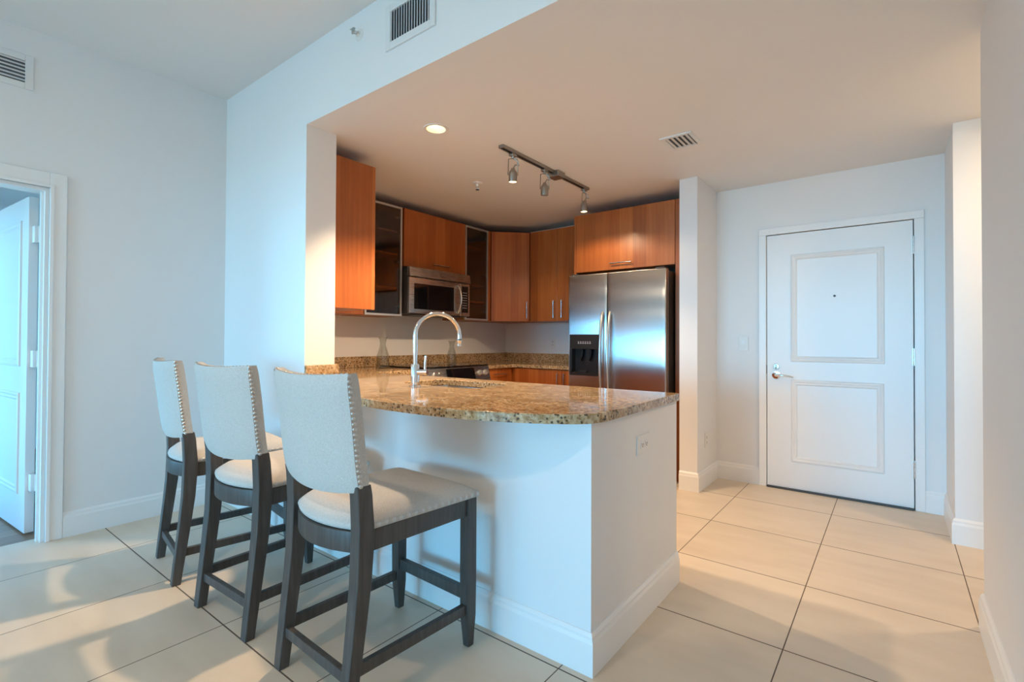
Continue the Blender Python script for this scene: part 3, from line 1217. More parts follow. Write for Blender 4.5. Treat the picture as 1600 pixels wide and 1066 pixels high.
# two-door cabinet on the back wall
CX0, CX1, CFY = -2.424, -1.627, 3.000
BC = thing('wall_cabinet', 'cherry two-door wall cabinet left of the refrigerator', 'cabinet', (CX0, CFY, ZB))
b = BM()
box(b, 0, CX1 - CX0, DTH + 0.001, YB - CFY - 0.002, 0, ZT - ZB, 0.001)
obj('body', b, cherry, BC)
mid = -2.063 - CX0
for k, (xa, xb, hx) in enumerate(((0.001, mid - 0.0015, mid - 0.035 + 0.055), (mid + 0.0015, CX1 - CX0 - 0.001, mid + 0.13))):
    b = BM()
    box(b, xa, xb, 0, DTH, 0.001, ZT - ZB - 0.001, 0.0015)
    dr = obj('door', b, cherry, BC)
    hx = mid - 0.03 if k == 0 else mid + 0.075
    bar_handle('handle', (hx, 0, 0.035), (hx, 0, 0.225), (0, -1, 0), dr)
b = BM()
box(b, -0.004, CX1 - CX0, 0.004, YB - CFY - 0.002, ZT - ZB, ZT - ZB + 0.008)
obj('top_edge', b, alum, BC)

# tall panels and cabinet around the refrigerator
FCY = 2.620
b = BM()
box(b, -1.622, -1.598, FCY, YB - 0.002, 0.0, 2.418, 0.0015)
pl = obj('refrigerator_side_panel', b, cherry)
tag(pl, 'tall cherry panel left of the refrigerator', 'panel')
b = BM()
box(b, -0.619, XCF - 0.002, FCY, YB - 0.002, 0.0, 2.418, 0.0015)
pr = obj('refrigerator_side_panel', b, cherry)
tag(pr, 'tall cherry panel between refrigerator and white wall end', 'panel')
FC = thing('wall_cabinet', 'deep cherry cabinet above the refrigerator with one bar handle', 'cabinet', (-1.597, FCY, 1.858))
b = BM()
box(b, 0, -0.622 + 1.597, DTH + 0.001, YB - FCY - 0.002, 0, 2.418 - 1.858, 0.001)
obj('body', b, cherry, FC)
b = BM()
box(b, 0.001, -0.622 + 1.597 - 0.001, 0, DTH, 0.001, 2.418 - 1.858, 0.0015)
dr = obj('door', b, cherry, FC)
bar_handle('handle', (-1.225 + 1.597, 0, 0.058), (-1.010 + 1.597, 0, 0.058), (0, -1, 0), dr)

# base cabinets
BFX = -2.445


def base_cabinet(label, loc, parts):
    return thing('base_cabinet', label, 'cabinet', loc)


DB = thing('base_cabinet', 'cherry drawer base cabinet right of the range', 'cabinet', (BFX, RY1 + 0.004, 0))
W = 2.712 - RY1 - 0.004
b = BM()
box(b, XL + 0.002 - BFX, -DTH - 0.001, 0, W, 0.10, CT0 - 0.002)
box(b, XL + 0.002 - BFX, -0.08, 0, W, 0, 0.10)
obj('body', b, cherry, DB)
for z0, z1 in ((0.745, 0.895), (0.44, 0.741), (0.105, 0.436)):
    b = BM()
    box(b, -DTH, 0, 0.002, W - 0.022, z0, z1, 0.0015)
    dr = obj('drawer', b, cherry, DB)
    zc = z1 - 0.055
    bar_handle('handle', (0, 0.09, zc), (0, 0.31, zc), (1, 0, 0), dr)
BB = thing('base_cabinet', 'cherry base cabinet under the corner worktop beside the refrigerator', 'cabinet', (LFX, BFY + 0.022, 0))
W = BX1 + 0.0 - LFX - 0.02
b = BM()
box(b, XL + 0.005 - LFX, W, DTH + 0.001, YB - BFY - 0.03, 0.10, CT0 - 0.002)
box(b, 0.0, W, 0.08, YB - BFY - 0.03, 0, 0.10)
obj('body', b, cherry, BB)
for xa, xb, hx in ((0.0, 0.600, 0.560), (0.604, W, 0.640)):
    b = BM()
    box(b, xa + 0.001, xb - 0.001, 0, DTH, 0.105, 0.895, 0.0015)
    dr = obj('door', b, cherry, BB)
    bar_handle('handle', (hx, 0, 0.66), (hx, 0, 0.865), (0, -1, 0), dr)
CB = thing('base_cabinet', 'cherry base cabinet in the corner left of the range', 'cabinet', (BFX, CBY + 0.01, 0))
W = RY0 - CBY - 0.014
b = BM()
box(b, XL + 0.002 - BFX, -DTH - 0.001, 0, W, 0.0, CT0 - 0.002)
obj('body', b, cherry, CB)
b = BM()
box(b, -DTH, 0, 0.002, W - 0.002, 0.105, 0.895, 0.0015)
dr = obj('door', b, cherry, CB)
bar_handle('handle', (0, W - 0.04, 0.66), (0, W - 0.04, 0.865), (1, 0, 0), dr)
SB = thing('base_cabinet', 'cherry sink base cabinets inside the breakfast bar', 'cabinet', (-0.122, 0.845, 0))
b = BM()
W = XJ + 0.122
box(b, W, -0.002, 0.125 - 0.845, -DTH - 0.001, 0.0, 0.68)
obj('body', b, cherry, SB)
for k in range(4):
    xa = W + (-0.002 - W) * k / 4
    xb = W + (-0.002 - W) * (k + 1) / 4
    b = BM()
    box(b, xa + 0.002, xb - 0.002, -DTH, 0, 0.105, 0.895, 0.0015)
    dr = obj('door', b, cherry, SB)
    hx = xb - 0.04 if k % 2 == 0 else xa + 0.04
    bar_handle('handle', (hx, 0, 0.66), (hx, 0, 0.865), (0, 1, 0), dr)

# ------------------------------------------------------------------ range
RG = thing('kitchen_range', 'stainless slide-in range with black glass cooktop', 'range', (-2.44, RY0 + 0.002, 0))
W = RY1 - RY0 - 0.004
b = BM()
box(b, XL + 0.025 + 2.44, 0.0, 0, W, 0.02, 0.925)
obj('body', b, grey_m, RG)
b = BM()
box(b, XL + 0.024 + 2.44, 0.015, -0.001, W + 0.001, 0.938, 0.951, 0.004)
obj('cooktop', b, blk_glass, RG)
b = BM()
hexa(b, [(0.0, 0, 0.775), (0.062, 0, 0.775), (0.062, W, 0.775), (0.0, W, 0.775)],
     [(0.0, 0, 0.936), (0.018, 0, 0.936), (0.018, W, 0.936), (0.0, W, 0.936)], 0.003)
cp = obj('control_panel', b, steel_h, RG)
nv = Vector((0.161, 0, 0.044)).normalized()


def on_panel(yy, zz, out=0.0):
    x = 0.062 + (0.018 - 0.062) * (zz - 0.775) / 0.161
    return Vector((x, yy, zz)) + nv * out


y0, y1 = 0.245, 0.625
b = BM()
hexa(b, [on_panel(y0, 0.810, 0.0), on_panel(y0, 0.810, 0.006), on_panel(y1, 0.810, 0.006), on_panel(y1, 0.810, 0.0)],
     [on_panel(y0, 0.925, 0.0), on_panel(y0, 0.925, 0.006), on_panel(y1, 0.925, 0.006), on_panel(y1, 0.925, 0.0)], 0.001)
dp = obj('display', b, blk_glass, cp)
for k, yy in enumerate((0.105, 0.165, 0.705, 0.790)):
    b = BM()
    lathe(b, [(0, 0.030), (0.019, 0.030), (0.022, 0.024), (0.024, 0.006), (0.030, 0.004), (0.030, 0.0)], 24, aim_matrix(on_panel(yy, 0.875), nv))
    obj('knob', b, steel_h if k < 2 else alum, cp, True)
b = BM()
box(b, 0.001, 0.030, 0.004, W - 0.004, 0.20, 0.770, 0.004)
od = obj('oven_door', b, steel_h, RG)
b = BM()
box(b, 0.0305, 0.033, 0.12, W - 0.12, 0.32, 0.62)
obj('oven_window', b, blk_glass, od)
b = BM()
sweep(b, [(0.078, 0.05, 0.715), (0.078, W - 0.05, 0.715)], 0.012, 12)
for yy in (0.09, W - 0.09):
    sweep(b, [(0.03, yy, 0.715), (0.078, yy, 0.715)], 0.008, 10)
obj('oven_handle', b, steel_h, od, True)
b = BM()
box(b, 0.001, 0.026, 0.004, W - 0.004, 0.03, 0.190, 0.003)
obj('warming_drawer', b, steel_h, RG)
# burner rings on the cooktop
for cx, cy, r in ((-0.18, 0.2, 0.10), (-0.18, 0.64, 0.08), (-0.46, 0.2, 0.08), (-0.46, 0.64, 0.10)):
    b = BM()
    lathe(b, [(r, 0.0), (r, 0.0006), (r - 0.004, 0.0006), (r - 0.004, 0.0)], 36, Matrix.Translation((cx, cy, 0.951)), closed=True)
    obj('burner_ring', b, display_m, RG)

# ------------------------------------------------------------------ microwave
MX = -2.665
MW = thing('microwave_oven', 'stainless over-the-range microwave under the cherry cabinet', 'microwave', (MX, 1.414, 1.440))
W, H = 2.250 - 1.414, 1.880 - 1.440
b = BM()
box(b, XL + 0.003 - MX, -0.03, 0.012, W - 0.012, 0, H - 0.002)
obj('body', b, grey_m, MW)
b = BM()
hexa(b, [(-0.03, 0.012, 0.348), (0.012, 0.012, 0.348), (0.012, W, 0.348), (-0.03, W, 0.348)],
     [(-0.03, 0.012, H - 0.004), (0.000, 0.012, H - 0.004), (0.000, W, H - 0.004), (-0.03, W, H - 0.004)], 0.003)
obj('vent_hood', b, steel_h, MW)
b = BM()
DW = 0.690
box(b, -0.030, 0.0, 0.014, DW, 0.006, 0.340, 0.004)
md = obj('door', b, steel_h, MW)
b = BM()
box(b, 0.0003, 0.004, 0.072, DW - 0.095, 0.046, 0.286, 0.001)
obj('window', b, blk_glass, md)
b = BM()
pts = []
for k in range(15):
    t_ = k / 14
    pts.append(Vector((0.004 + 0.048 * math.sin(PI * t_) ** 0.8, DW - 0.038, 0.030 + 0.285 * t_)))
sweep(b, pts, 0.011, 12)
obj('handle', b, nickel, md, True)
b = BM()
box(b, -0.030, 0.0, DW + 0.003, W - 0.002, 0.006, 0.340, 0.004)
mp_ = obj('control_panel', b, steel_h, MW)
b = BM()
box(b, 0.0003, 0.003, DW + 0.022, W - 0.030, 0.040, 0.312, 0.001)
kp = obj('keypad', b, blk_glass, mp_)
b = BM()
for r in range(7):
    for c in range(3):
        yy = DW + 0.032 + c * 0.024
        zz = 0.085 + r * 0.026
        box(b, 0.003, 0.0034, yy, yy + 0.013, zz, zz + 0.008)
obj('buttons', b, display_m, kp)
b = BM()
box(b, -0.30, -0.04, 0.1, W - 0.1, -0.008, 0.0)
obj('grease_filter', b, grey_m, MW)

# ------------------------------------------------------------------ refrigerator
FRX0, FRX1, FRY = -1.566, -0.632, 2.430
FR = thing('refrigerator', 'stainless side-by-side refrigerator with ice dispenser', 'refrigerator', (FRX0, FRY, 0))
W = FRX1 - FRX0
FT = 1.806
SEAM = -1.166 - FRX0
b = BM()
box(b, 0.006, W - 0.004, 0.085, 0.88, 0.02, FT - 0.012, 0.006)
obj('body', b, grey_m, FR)


def door_slab(xa, xb, z0, z1, cut=None):
    b_ = BM()
    if cut is None:
        box(b_, xa, xb, 0.0, 0.072, z0, z1, 0.007, 3)
    else:
        ca, cb, cz0, cz1 = cut
        t_ = bmesh.new()
        box(t_, xa, xb, 0.0, 0.072, z0, z1, 0.007, 3)
        me = bpy.data.meshes.new('tmp')
        t_.to_mesh(me)
        t_.free()
        b_.from_mesh(me)
        bpy.data.meshes.remove(me)
        for axis, vals in ((Vector((1, 0, 0)), (ca, cb)), (Vector((0, 0, 1)), (cz0, cz1))):
            for v_ in vals:
                bmesh.ops.bisect_plane(b_, geom=list(b_.verts) + list(b_.edges) + list(b_.faces), plane_co=axis * v_, plane_no=axis)
        kill = [f for f in b_.faces if f.normal.y < -0.9 and ca < f.calc_center_median().x < cb and cz0 < f.calc_center_median().z < cz1]
        bmesh.ops.delete(b_, geom=kill, context='FACES')
    # gently bowed front
    for k_ in range(1, 14):
        bmesh.ops.bisect_plane(b_, geom=list(b_.verts) + list(b_.edges) + list(b_.faces), plane_co=Vector((xa + (xb - xa) * k_ / 14, 0, 0)), plane_no=Vector((1, 0, 0)))
    for v_ in b_.verts:
        if v_.co.y < 0.05:
            u_ = (v_.co.x - xa) / (xb - xa) * 2 - 1
            v_.co.y -= 0.007 * (1 - u_ * u_)
    return b_


DX0, DX1, DZ0, DZ1 = -1.549 - FRX0, -1.222 - FRX0, 0.874, 1.254
dl = obj('freezer_door', door_slab(0.0, SEAM - 0.004, 0.06, FT, (DX0, DX1, DZ0, DZ1)), steel, FR, True)
dr_ = obj('refrigerator_door', door_slab(SEAM + 0.004, W, 0.06, FT), steel, FR, True)


def bow_handle(x, parent):
    pts_ = []
    for k in range(25):
        t_ = k / 24
        z = 0.56 + (1.452 - 0.56) * t_
        pts_.append(Vector((x, -0.012 - 0.060 * math.sin(PI * min(max((t_ - 0.0), 0), 1)) ** 0.6, z)))
    b_ = BM()
    sweep(b_, pts_, 0.0155, 14, flat=(1.0, 0.8))
    for z in (0.575, 1.437):
        sweep(b_, [(x, 0.002, z), (x, -0.020, z)], 0.013, 12)
    return obj('handle', b_, nickel, parent, True)


bow_handle(SEAM - 0.037, dl)
bow_handle(SEAM + 0.036, dr_)
# dispenser: black bezel with a recess, control strip, cradle and paddles
b = BM()
fw = 0.022
box(b, DX0, DX1, -0.012, 0.060, DZ1 - 0.135, DZ1, 0.003)
box(b, DX0, DX0 + fw, -0.012, 0.060, DZ0, DZ1 - 0.135, 0.002)
box(b, DX1 - fw, DX1, -0.012, 0.060, DZ0, DZ1 - 0.135, 0.002)
box(b, DX0 + fw, DX1 - fw, -0.012, 0.060, DZ0, DZ0 + 0.030, 0.002)
box(b, DX0 + 0.004, DX1 - 0.004, 0.060, 0.068, DZ0 + 0.004, DZ1 - 0.004)
ds = obj('dispenser', b, plastic_k, dl)
b = BM()
for k in range(6):
    xx = DX0 + 0.090 + k * 0.024
    box(b, xx, xx + 0.014, -0.0132, -0.012, DZ1 - 0.086, DZ1 - 0.078)
    box(b, xx, xx + 0.012, -0.0132, -0.012, DZ1 - 0.072, DZ1 - 0.066)
obj('buttons', b, display_m, ds)
for xx in (DX0 + 0.115, DX0 + 0.205):
    b = BM()
    sweep(b, [(xx, 0.045, DZ1 - 0.140), (xx, 0.030, DZ1 - 0.20), (xx - 0.01, 0.022, DZ1 - 0.245)], [0.030, 0.022, 0.016], 12, flat=(1, 0.5))
    obj('paddle', b, blk_glass, ds, True)
b = BM()
lathe(b, [(0, 0), (0.04, 0.0), (0.045, 0.012), (0.038, 0.014), (0.0, 0.006)], 20, Matrix.Translation((DX0 + 0.12, 0.035, DZ0 + 0.031)) @ Matrix.Scale(0.5, 4, (0, 1, 0)))
obj('drip_tray', b, grey_m, ds, True)
for xx in (0.05, W - 0.06):
    b = BM()
    box(b, xx - 0.04, xx + 0.04, 0.02, 0.12, FT - 0.004, FT + 0.014, 0.004)
    obj('hinge_cover', b, grey_m, FR)
b = BM()
box(b, 0.005, W - 0.005, 0.03, 0.09, 0.005, 0.055)
obj('toe_grille', b, grey_m, FR)

# ------------------------------------------------------------------ things on the worktops


def carafe(loc, label, h=0.30, r=0.052):
    c = thing('glass_carafe', label, 'carafe', loc)
    b = BM()
    s = h / 0.30
    outer = [(0, 0.0), (r * 0.92, 0.0), (r, 0.008), (r, 0.10 * s), (r * 0.98, 0.125 * s), (r * 0.72, 0.175 * s), (r * 0.52, 0.215 * s), (r * 0.50, 0.25 * s), (r * 0.62, 0.285 * s), (r * 0.80, h)]
    inner = [(q - 0.003, z) for q, z in outer[::-1][:-2]] + [(r * 0.85, 0.010), (0, 0.010)]
    lathe(b, outer + inner, 32)
    obj('glass_body', b, jar_m, c, True)
    b = BM()
    lathe(b, [(r * 0.80 + 0.002, h - 0.002), (r * 0.80 + 0.002, h + 0.002), (r * 0.80 - 0.004, h + 0.002), (r * 0.80 - 0.004, h - 0.002)], 32, closed=True)
    obj('rim', b, jar_m, c, True)
    return c


carafe((-2.80, 1.240, CT1), 'clear glass carafe on the granite left of the range', 0.28, 0.055)
carafe((-2.700, 2.02, 0.951), 'clear glass carafe on the cooktop, partly behind the faucet spout', 0.235, 0.048)
sp_ = thing('small_bottle', 'small dark bottle on the granite worktop against the refrigerator', 'bottle', (-1.665, 2.80, CT1))
b = BM()
lathe(b, [(0, 0), (0.026, 0), (0.028, 0.006), (0.028, 0.035), (0.020, 0.045), (0.0, 0.045)], 20)
obj('bottle_body', b, plastic_w, sp_, True)
b = BM()
lathe(b, [(0, 0.045), (0.020, 0.045), (0.022, 0.055), (0.014, 0.072), (0, 0.074)], 20)
obj('cap', b, plastic_k, sp_, True)


# ------------------------------------------------------------------ plates, vents, sprinklers
def cover_plate(name, label, cat, loc, out, w, h, kind):
    """wall plate centred at loc, facing direction out (axis aligned); kind: rocker or duplex"""
    rot = math.atan2(out[1], out[0]) + PI / 2   # local -Y faces out
    p = thing(name, label, cat, loc, rot)
    b = BM()
    box(b, -w / 2, w / 2, -0.006, 0, -h / 2, h / 2, 0.002)
    obj('cover_plate', b, plastic_w, p)
    if kind == 'rocker':
        b = BM()
        box(b, -0.017, 0.017, -0.009, -0.006, -0.034, 0.034, 0.001)
        r = obj('rocker', b, plastic_w, p)
        b = BM()
        box(b, -0.015, 0.015, -0.0105, -0.009, 0.0, 0.032, 0.001)
        obj('rocker_face', b, trim_m, r)
    else:
        for sz in (0.021, -0.021) if h > w else ((0.021), (-0.021)):
            b = BM()
            if h >= w:
                c = (0, sz)
            else:
                c = (sz, 0)
            box(b, c[0] - 0.016, c[0] + 0.016, -0.0085, -0.006, c[1] - 0.014, c[1] + 0.014, 0.001)
            r = obj('socket', b, plastic_w, p)
            b = BM()
            box(b, c[0] - 0.008, c[0] - 0.005, -0.0089, -0.0084, c[1] - 0.004, c[1] + 0.006)
            box(b, c[0] + 0.005, c[0] + 0.008, -0.0089, -0.0084, c[1] - 0.004, c[1] + 0.005)
            box(b, c[0] - 0.003, c[0] + 0.003, -0.0089, -0.0084, c[1] - 0.011, c[1] - 0.006)
            obj('slots', b, dark_m, r)
    return p


cover_plate('light_switch', 'white rocker light switch left of the front door', 'light switch', (-0.151, YE, 1.176), (0, -1), 0.074, 0.122, 'rocker')
cover_plate('power_outlet', 'white outlet on the end of the breakfast bar', 'outlet', (0.0, 0.462, 0.751), (1, 0), 0.138, 0.082, 'duplex')
cover_plate('power_outlet', 'white outlet low on the wall beside the front door', 'outlet', (XC, 2.65, 0.38), (1, 0), 0.074, 0.120, 'duplex')
cover_plate('power_outlet', 'white outlet above the granite upstand, left of the refrigerator', 'outlet', (-2.37, YB, 1.165), (0, -1), 0.074, 0.120, 'duplex')


def register(name, label, loc, rot, w, h, iw, ih, slats, vertical, iz=0.0, ix=0.0):
    """louvred grille; local -Y faces out of the surface"""
    v = thing(name, label, 'vent', loc, 0)
    v.rotation_euler = rot
    b = BM()
    d0 = -0.010
    x0, x1 = ix - iw / 2, ix + iw / 2
    z0, z1 = iz - ih / 2, iz + ih / 2
    box(b, -w / 2, x0, d0, 0, -h / 2, h / 2, 0.002)
    box(b, x1, w / 2, d0, 0, -h / 2, h / 2, 0.002)
    box(b, x0, x1, d0, 0, -h / 2, z0, 0.002)
    box(b, x0, x1, d0, 0, z1, h / 2, 0.002)
    obj('frame', b, vent_m, v)
    b = BM()
    box(b, x0, x1, -0.0012, -0.0004, z0, z1)
    obj('duct_shade', b, duct_shade_m, v)  # flat sheet, coloured as the shaded opening behind the louvres
    for k in range(slats):
        b = BM()
        t_ = (k + 0.5) / slats
        if vertical:
            xx = x0 + (x1 - x0) * t_
            s_ = (x1 - x0) / slats * 0.44
            hexa(b, [(xx - s_, -0.002, z0), (xx - s_ + 0.002, -0.002, z0), (xx + s_ * 0.6 + 0.002, -0.011, z0), (xx + s_ * 0.6, -0.011, z0)],
                 [(xx - s_, -0.002, z1), (xx - s_ + 0.002, -0.002, z1), (xx + s_ * 0.6 + 0.002, -0.011, z1), (xx + s_ * 0.6, -0.011, z1)])
        else:
            zz = z0 + (z1 - z0) * t_
            s_ = (z1 - z0) / slats * 0.34
            hexa(b, [(x0, -0.002, zz + s_), (x1, -0.002, zz + s_), (x1, -0.011, zz - s_ * 0.6), (x0, -0.011, zz - s_ * 0.6)],
                 [(x0, -0.002, zz + s_ + 0.002), (x1, -0.002, zz + s_ + 0.002), (x1, -0.011, zz - s_ * 0.6 + 0.002), (x0, -0.011, zz - s_ * 0.6 + 0.002)])
        obj('louver', b, vent_m, v)
    return v


# header vent: outer X -1.205..-0.838, z 2.683..2.91
register('wall_vent', 'white vertical-louvre vent high on the header over the kitchen opening', (-1.022, YS, 2.796), (0, 0, 0), 0.368, 0.232, 0.292, 0.156, 15, True)
# left wall vent: Y to -1.034, z 2.63..2.826
register('wall_vent', 'white horizontal-louvre vent high on the left wall', (XL, -1.235, 2.730), (0, 0, PI / 2), 0.40, 0.196, 0.33, 0.126, 6, False)
# ceiling vent in front of the entry
register('ceiling_vent', 'small white vent in the kitchen ceiling toward the front door', (-0.236, 1.640, ZK), (PI / 2, 0, 0), 0.205, 0.235, 0.155, 0.185, 5, True)

spk = thing('fire_sprinkler', 'pendant fire sprinkler under the kitchen ceiling', 'sprinkler', (-1.891, 1.493, ZK))
b = BM()
lathe(b, [(0, 0.0), (0.040, 0.0), (0.038, -0.006), (0.012, -0.010), (0.009, -0.028), (0, -0.028)], 24)
obj('escutcheon', b, plastic_w, spk, True)
b = BM()
for s_ in (-1, 1):
    sweep(b, [(s_ * 0.008, 0, -0.026), (s_ * 0.014, 0, -0.040), (s_ * 0.003, 0, -0.055)], 0.0025, 8)
lathe(b, [(0, -0.055), (0.017, -0.055), (0.017, -0.0575), (0, -0.0575)], 20)
obj('deflector', b, nickel, spk, True)
spw = thing('fire_sprinkler', 'sidewall fire sprinkler on the header beside the vent', 'sprinkler', (-1.440, YS, 2.862))
b = BM()
lathe(b, [(0, 0.0), (0.034, 0.0), (0.032, 0.005), (0.012, 0.009), (0.010, 0.018), (0, 0.018)], 24, aim_matrix((0, 0, 0), (0, -1, 0)))
obj('escutcheon', b, plastic_w, spw, True)
b = BM()
for s_ in (-1, 1):
    sweep(b, [(s_ * 0.008, -0.017, 0), (s_ * 0.015, -0.027, 0), (s_ * 0.003, -0.038, 0)], 0.003, 8)
lathe(b, [(0, 0), (0.016, 0), (0.016, 0.002), (0, 0.002)], 20, aim_matrix((0, -0.038, 0), (0, -1, 0)))
box(b, -0.018, 0.018, -0.050, -0.036, 0.010, 0.012)
obj('deflector', b, nickel, spw, True)

# ------------------------------------------------------------------ recessed can light
can = thing('recessed_light', 'lit round recessed light in the kitchen ceiling', 'ceiling light', (CANX, CANY, ZK))
b = BM()
lathe(b, [(CANR - 0.004, 0.004), (CANR - 0.002, -0.002), (CANR + 0.004, -0.005), (CANR + 0.016, -0.004), (CANR + 0.018, 0.0), (CANR - 0.002, 0.0)], 40, closed=True)
obj('trim_ring', b, plastic_w, can, True)
b = BM()
lathe(b, [(CANR - 0.003, 0.0), (CANR - 0.010, 0.05), (0.040, 0.088), (0.0, 0.090)], 40)
obj('reflector', b, simple('can_reflector', (0.85, 0.80, 0.68), 0.3), can, True)
b = BM()
lathe(b, [(0, 0.026), (0.020, 0.029), (0.036, 0.040), (0.040, 0.060), (0.030, 0.085), (0, 0.085)], 28)
obj('bulb', b, can_bulb_m, can, True)

# surface lights: the hall light, and housings for the added living room fill
for px, py, pz, lab in ((1.85, 1.85, ZK, 'round ceiling light in the side hall'),
                        (LIVING_FILL[0][0], LIVING_FILL[0][1], ZC, 'added unseen round fill light on the living room ceiling toward the right wall'),
                        (LIVING_FILL[1][0], LIVING_FILL[1][1], ZC, 'added unseen round fill light on the living room ceiling toward the left wall')):
    cl = thing('ceiling_light', lab, 'ceiling light', (px, py, pz))
    b = BM()
    lathe(b, [(0, 0.0), (0.095, 0.0), (0.095, -0.012), (0.080, -0.018), (0.076, -0.012), (0, -0.012)], 36)
    obj('rim', b, plastic_w, cl, True)
    b = BM()
    lathe(b, [(0, -0.0145), (0.074, -0.0135), (0.074, -0.0125), (0, -0.0125)], 36)
    obj('lens', b, can_bulb_m, cl, True)

# ------------------------------------------------------------------ track lighting
TX, TY0, TY1 = -1.222, 0.985, 2.160
tr = thing('track_light_rail', 'brushed nickel lighting rail on the kitchen ceiling', 'track light', (TX, TY0, ZK))
b = BM()
L_ = TY1 - TY0
box(b, -0.019, 0.019, 0, L_, -0.006, 0.0, 0.001)
box(b, -0.019, -0.010, 0, L_, -0.022, -0.006, 0.001)
box(b, 0.010, 0.019, 0, L_, -0.022, -0.006, 0.001)
obj('rail', b, track_m, tr)
b = BM()
box(b, -0.010, 0.010, 0.012, L_ - 0.012, -0.012, -0.006)
obj('conductor_channel', b, dark_m, tr)
b = BM()
box(b, -0.050, 0.050, 0.630, 0.735, -0.046, 0.0, 0.006)
obj('feed_box', b, track_m, tr)
for y_ in (0.0, L_):
    b = BM()
    box(b, -0.0195, 0.0195, y_ - 0.008, y_ + 0.006, -0.0225, -0.0005, 0.002)
    obj('end_cap', b, track_m, tr)


def spotlight(y, label, aim, lit, cone=90, drop=0.150, swing=(0, 0, 0)):
    s_ = thing('track_spotlight', label, 'spotlight', (TX - 0.0, y, ZK - 0.0225), group=None)
    b = BM()
    box(b, -0.017, 0.017, -0.026, 0.026, -0.020, 0.0, 0.003)
    lathe(b, [(0, -0.020), (0.012, -0.020), (0.010, -0.034), (0, -0.034)], 16)
    obj('adapter', b, track_m, s_, True)
    c = Vector((0, 0, -drop)) + Vector(swing)
    a = Vector(aim).normalized()
    side = a.cross(Vector((0, 0, 1)))
    side = side.normalized() if side.length > 0.05 else Vector((0, 1, 0))
    b = BM()
    w = 0.034
    top = Vector((0, 0, -0.032))
    for q in (-1, 1):
        sweep(b, [top, top + side * q * w * 0.9 + Vector((0, 0, -0.006)), c + side * q * w, c + side * q * w * 0.98], 0.0035, 8)
    obj('yoke', b, track_m, s_, True)
    b = BM()
    bk = c - a * 0.045
    sweep(b, [top + Vector((0.006, 0.004, 0)), top + Vector((0.026, 0.02, -0.022)), top + Vector((0.030, 0.03, -0.048)), top.lerp(bk, 0.7) + Vector((0.012, 0.01, 0.004)), bk], 0.0045, 8)
    obj('cord', b, track_m, s_, True)
    b = BM()
    M = aim_matrix(c, a)
    lathe(b, [(0, -0.048), (0.012, -0.048), (0.016, -0.034), (0.026, -0.022), (0.029, -0.012), (0.029, 0.046), (0.0265, 0.046), (0.0265, 0.030), (0.0, 0.012)], 24, M)
    obj('lamp_head', b, track_m, s_, True)
    b = BM()
    lathe(b, [(0, 0.020), (0.012, 0.022), (0.0255, 0.036), (0.0255, 0.042), (0, 0.045)], 24, M)
    obj('bulb', b, bulb_m if lit else simple('unlit_bulb', (0.35, 0.33, 0.30), 0.2), s_, True)
    if lit:
        wp = Vector((TX, y, ZK - 0.0225)) + c + a * 0.06
        lamp('track_lamp', 'SPOT', wp, lit, WARM, aim=wp + a, size=0.025, spot=math.radians(cone), blend=0.35)


spotlight(1.112, 'lit spotlight at the near end of the ceiling rail', (-0.06, 0.06, -1), 56, 130)
spotlight(1.505, 'unlit spotlight hanging in the middle of the ceiling rail', (-0.05, 0.05, -1), 0)
spotlight(2.105, 'lit spotlight at the far end of the ceiling rail, by the refrigerator', (0.0, 0.02, -1), 15.0, 160)


# ------------------------------------------------------------------ counter stools
def frame_tube(bm, pts, wx, wy):
    """square-section stick through points; wx, wy: list of half widths along x and y at every point"""
    t_ = bmesh.new()
    rings = []
    for p, a, c in zip(pts, wx, wy):
        p = Vector(p)
        rings.append([t_.verts.new(p + Vector((sx * a, sy * c, 0))) for sx, sy in ((-1, -1), (1, -1), (1, 1), (-1, 1))])
    for i in range(len(rings) - 1):
        for k in range(4):
            l = (k + 1) % 4
            t_.faces.new((rings[i][k], rings[i][l], rings[i + 1][l], rings[i + 1][k]))
    t_.faces.new(rings[0][::-1])
    t_.faces.new(rings[-1])
    bmesh.ops.recalc_face_normals(t_, faces=t_.faces)
    es = [e_ for e_ in t_.edges if len(e_.link_faces) == 2 and e_.calc_face_angle(0) > 1.0]
    bmesh.ops.bevel(t_, geom=es, offset=0.0035, segments=2, profile=0.5, affect='EDGES')
    merge(bm, t_)


def rear_y(z):
    """centre line of the sabre rear legs: y as a function of height"""
    pts = [(0.0, -0.268), (0.10, -0.257), (0.25, -0.238), (0.42, -0.220), (0.58, -0.212), (0.70, -0.220), (0.80, -0.236), (0.95, -0.254), (1.085, -0.273)]
    for (z0, y0), (z1, y1) in zip(pts, pts[1:]):
        if z <= z1:
            return y0 + (y1 - y0) * (z - z0) / (z1 - z0)
    return pts[-1][1]


HWR, HWF = 0.212, 0.217        # half distance between leg centres, rear and front
SEAT_A = 0.580                 # top of the aprons


def bow(x, half, depth):
    return -depth * max(0.0, 1 - (x / half) ** 2)


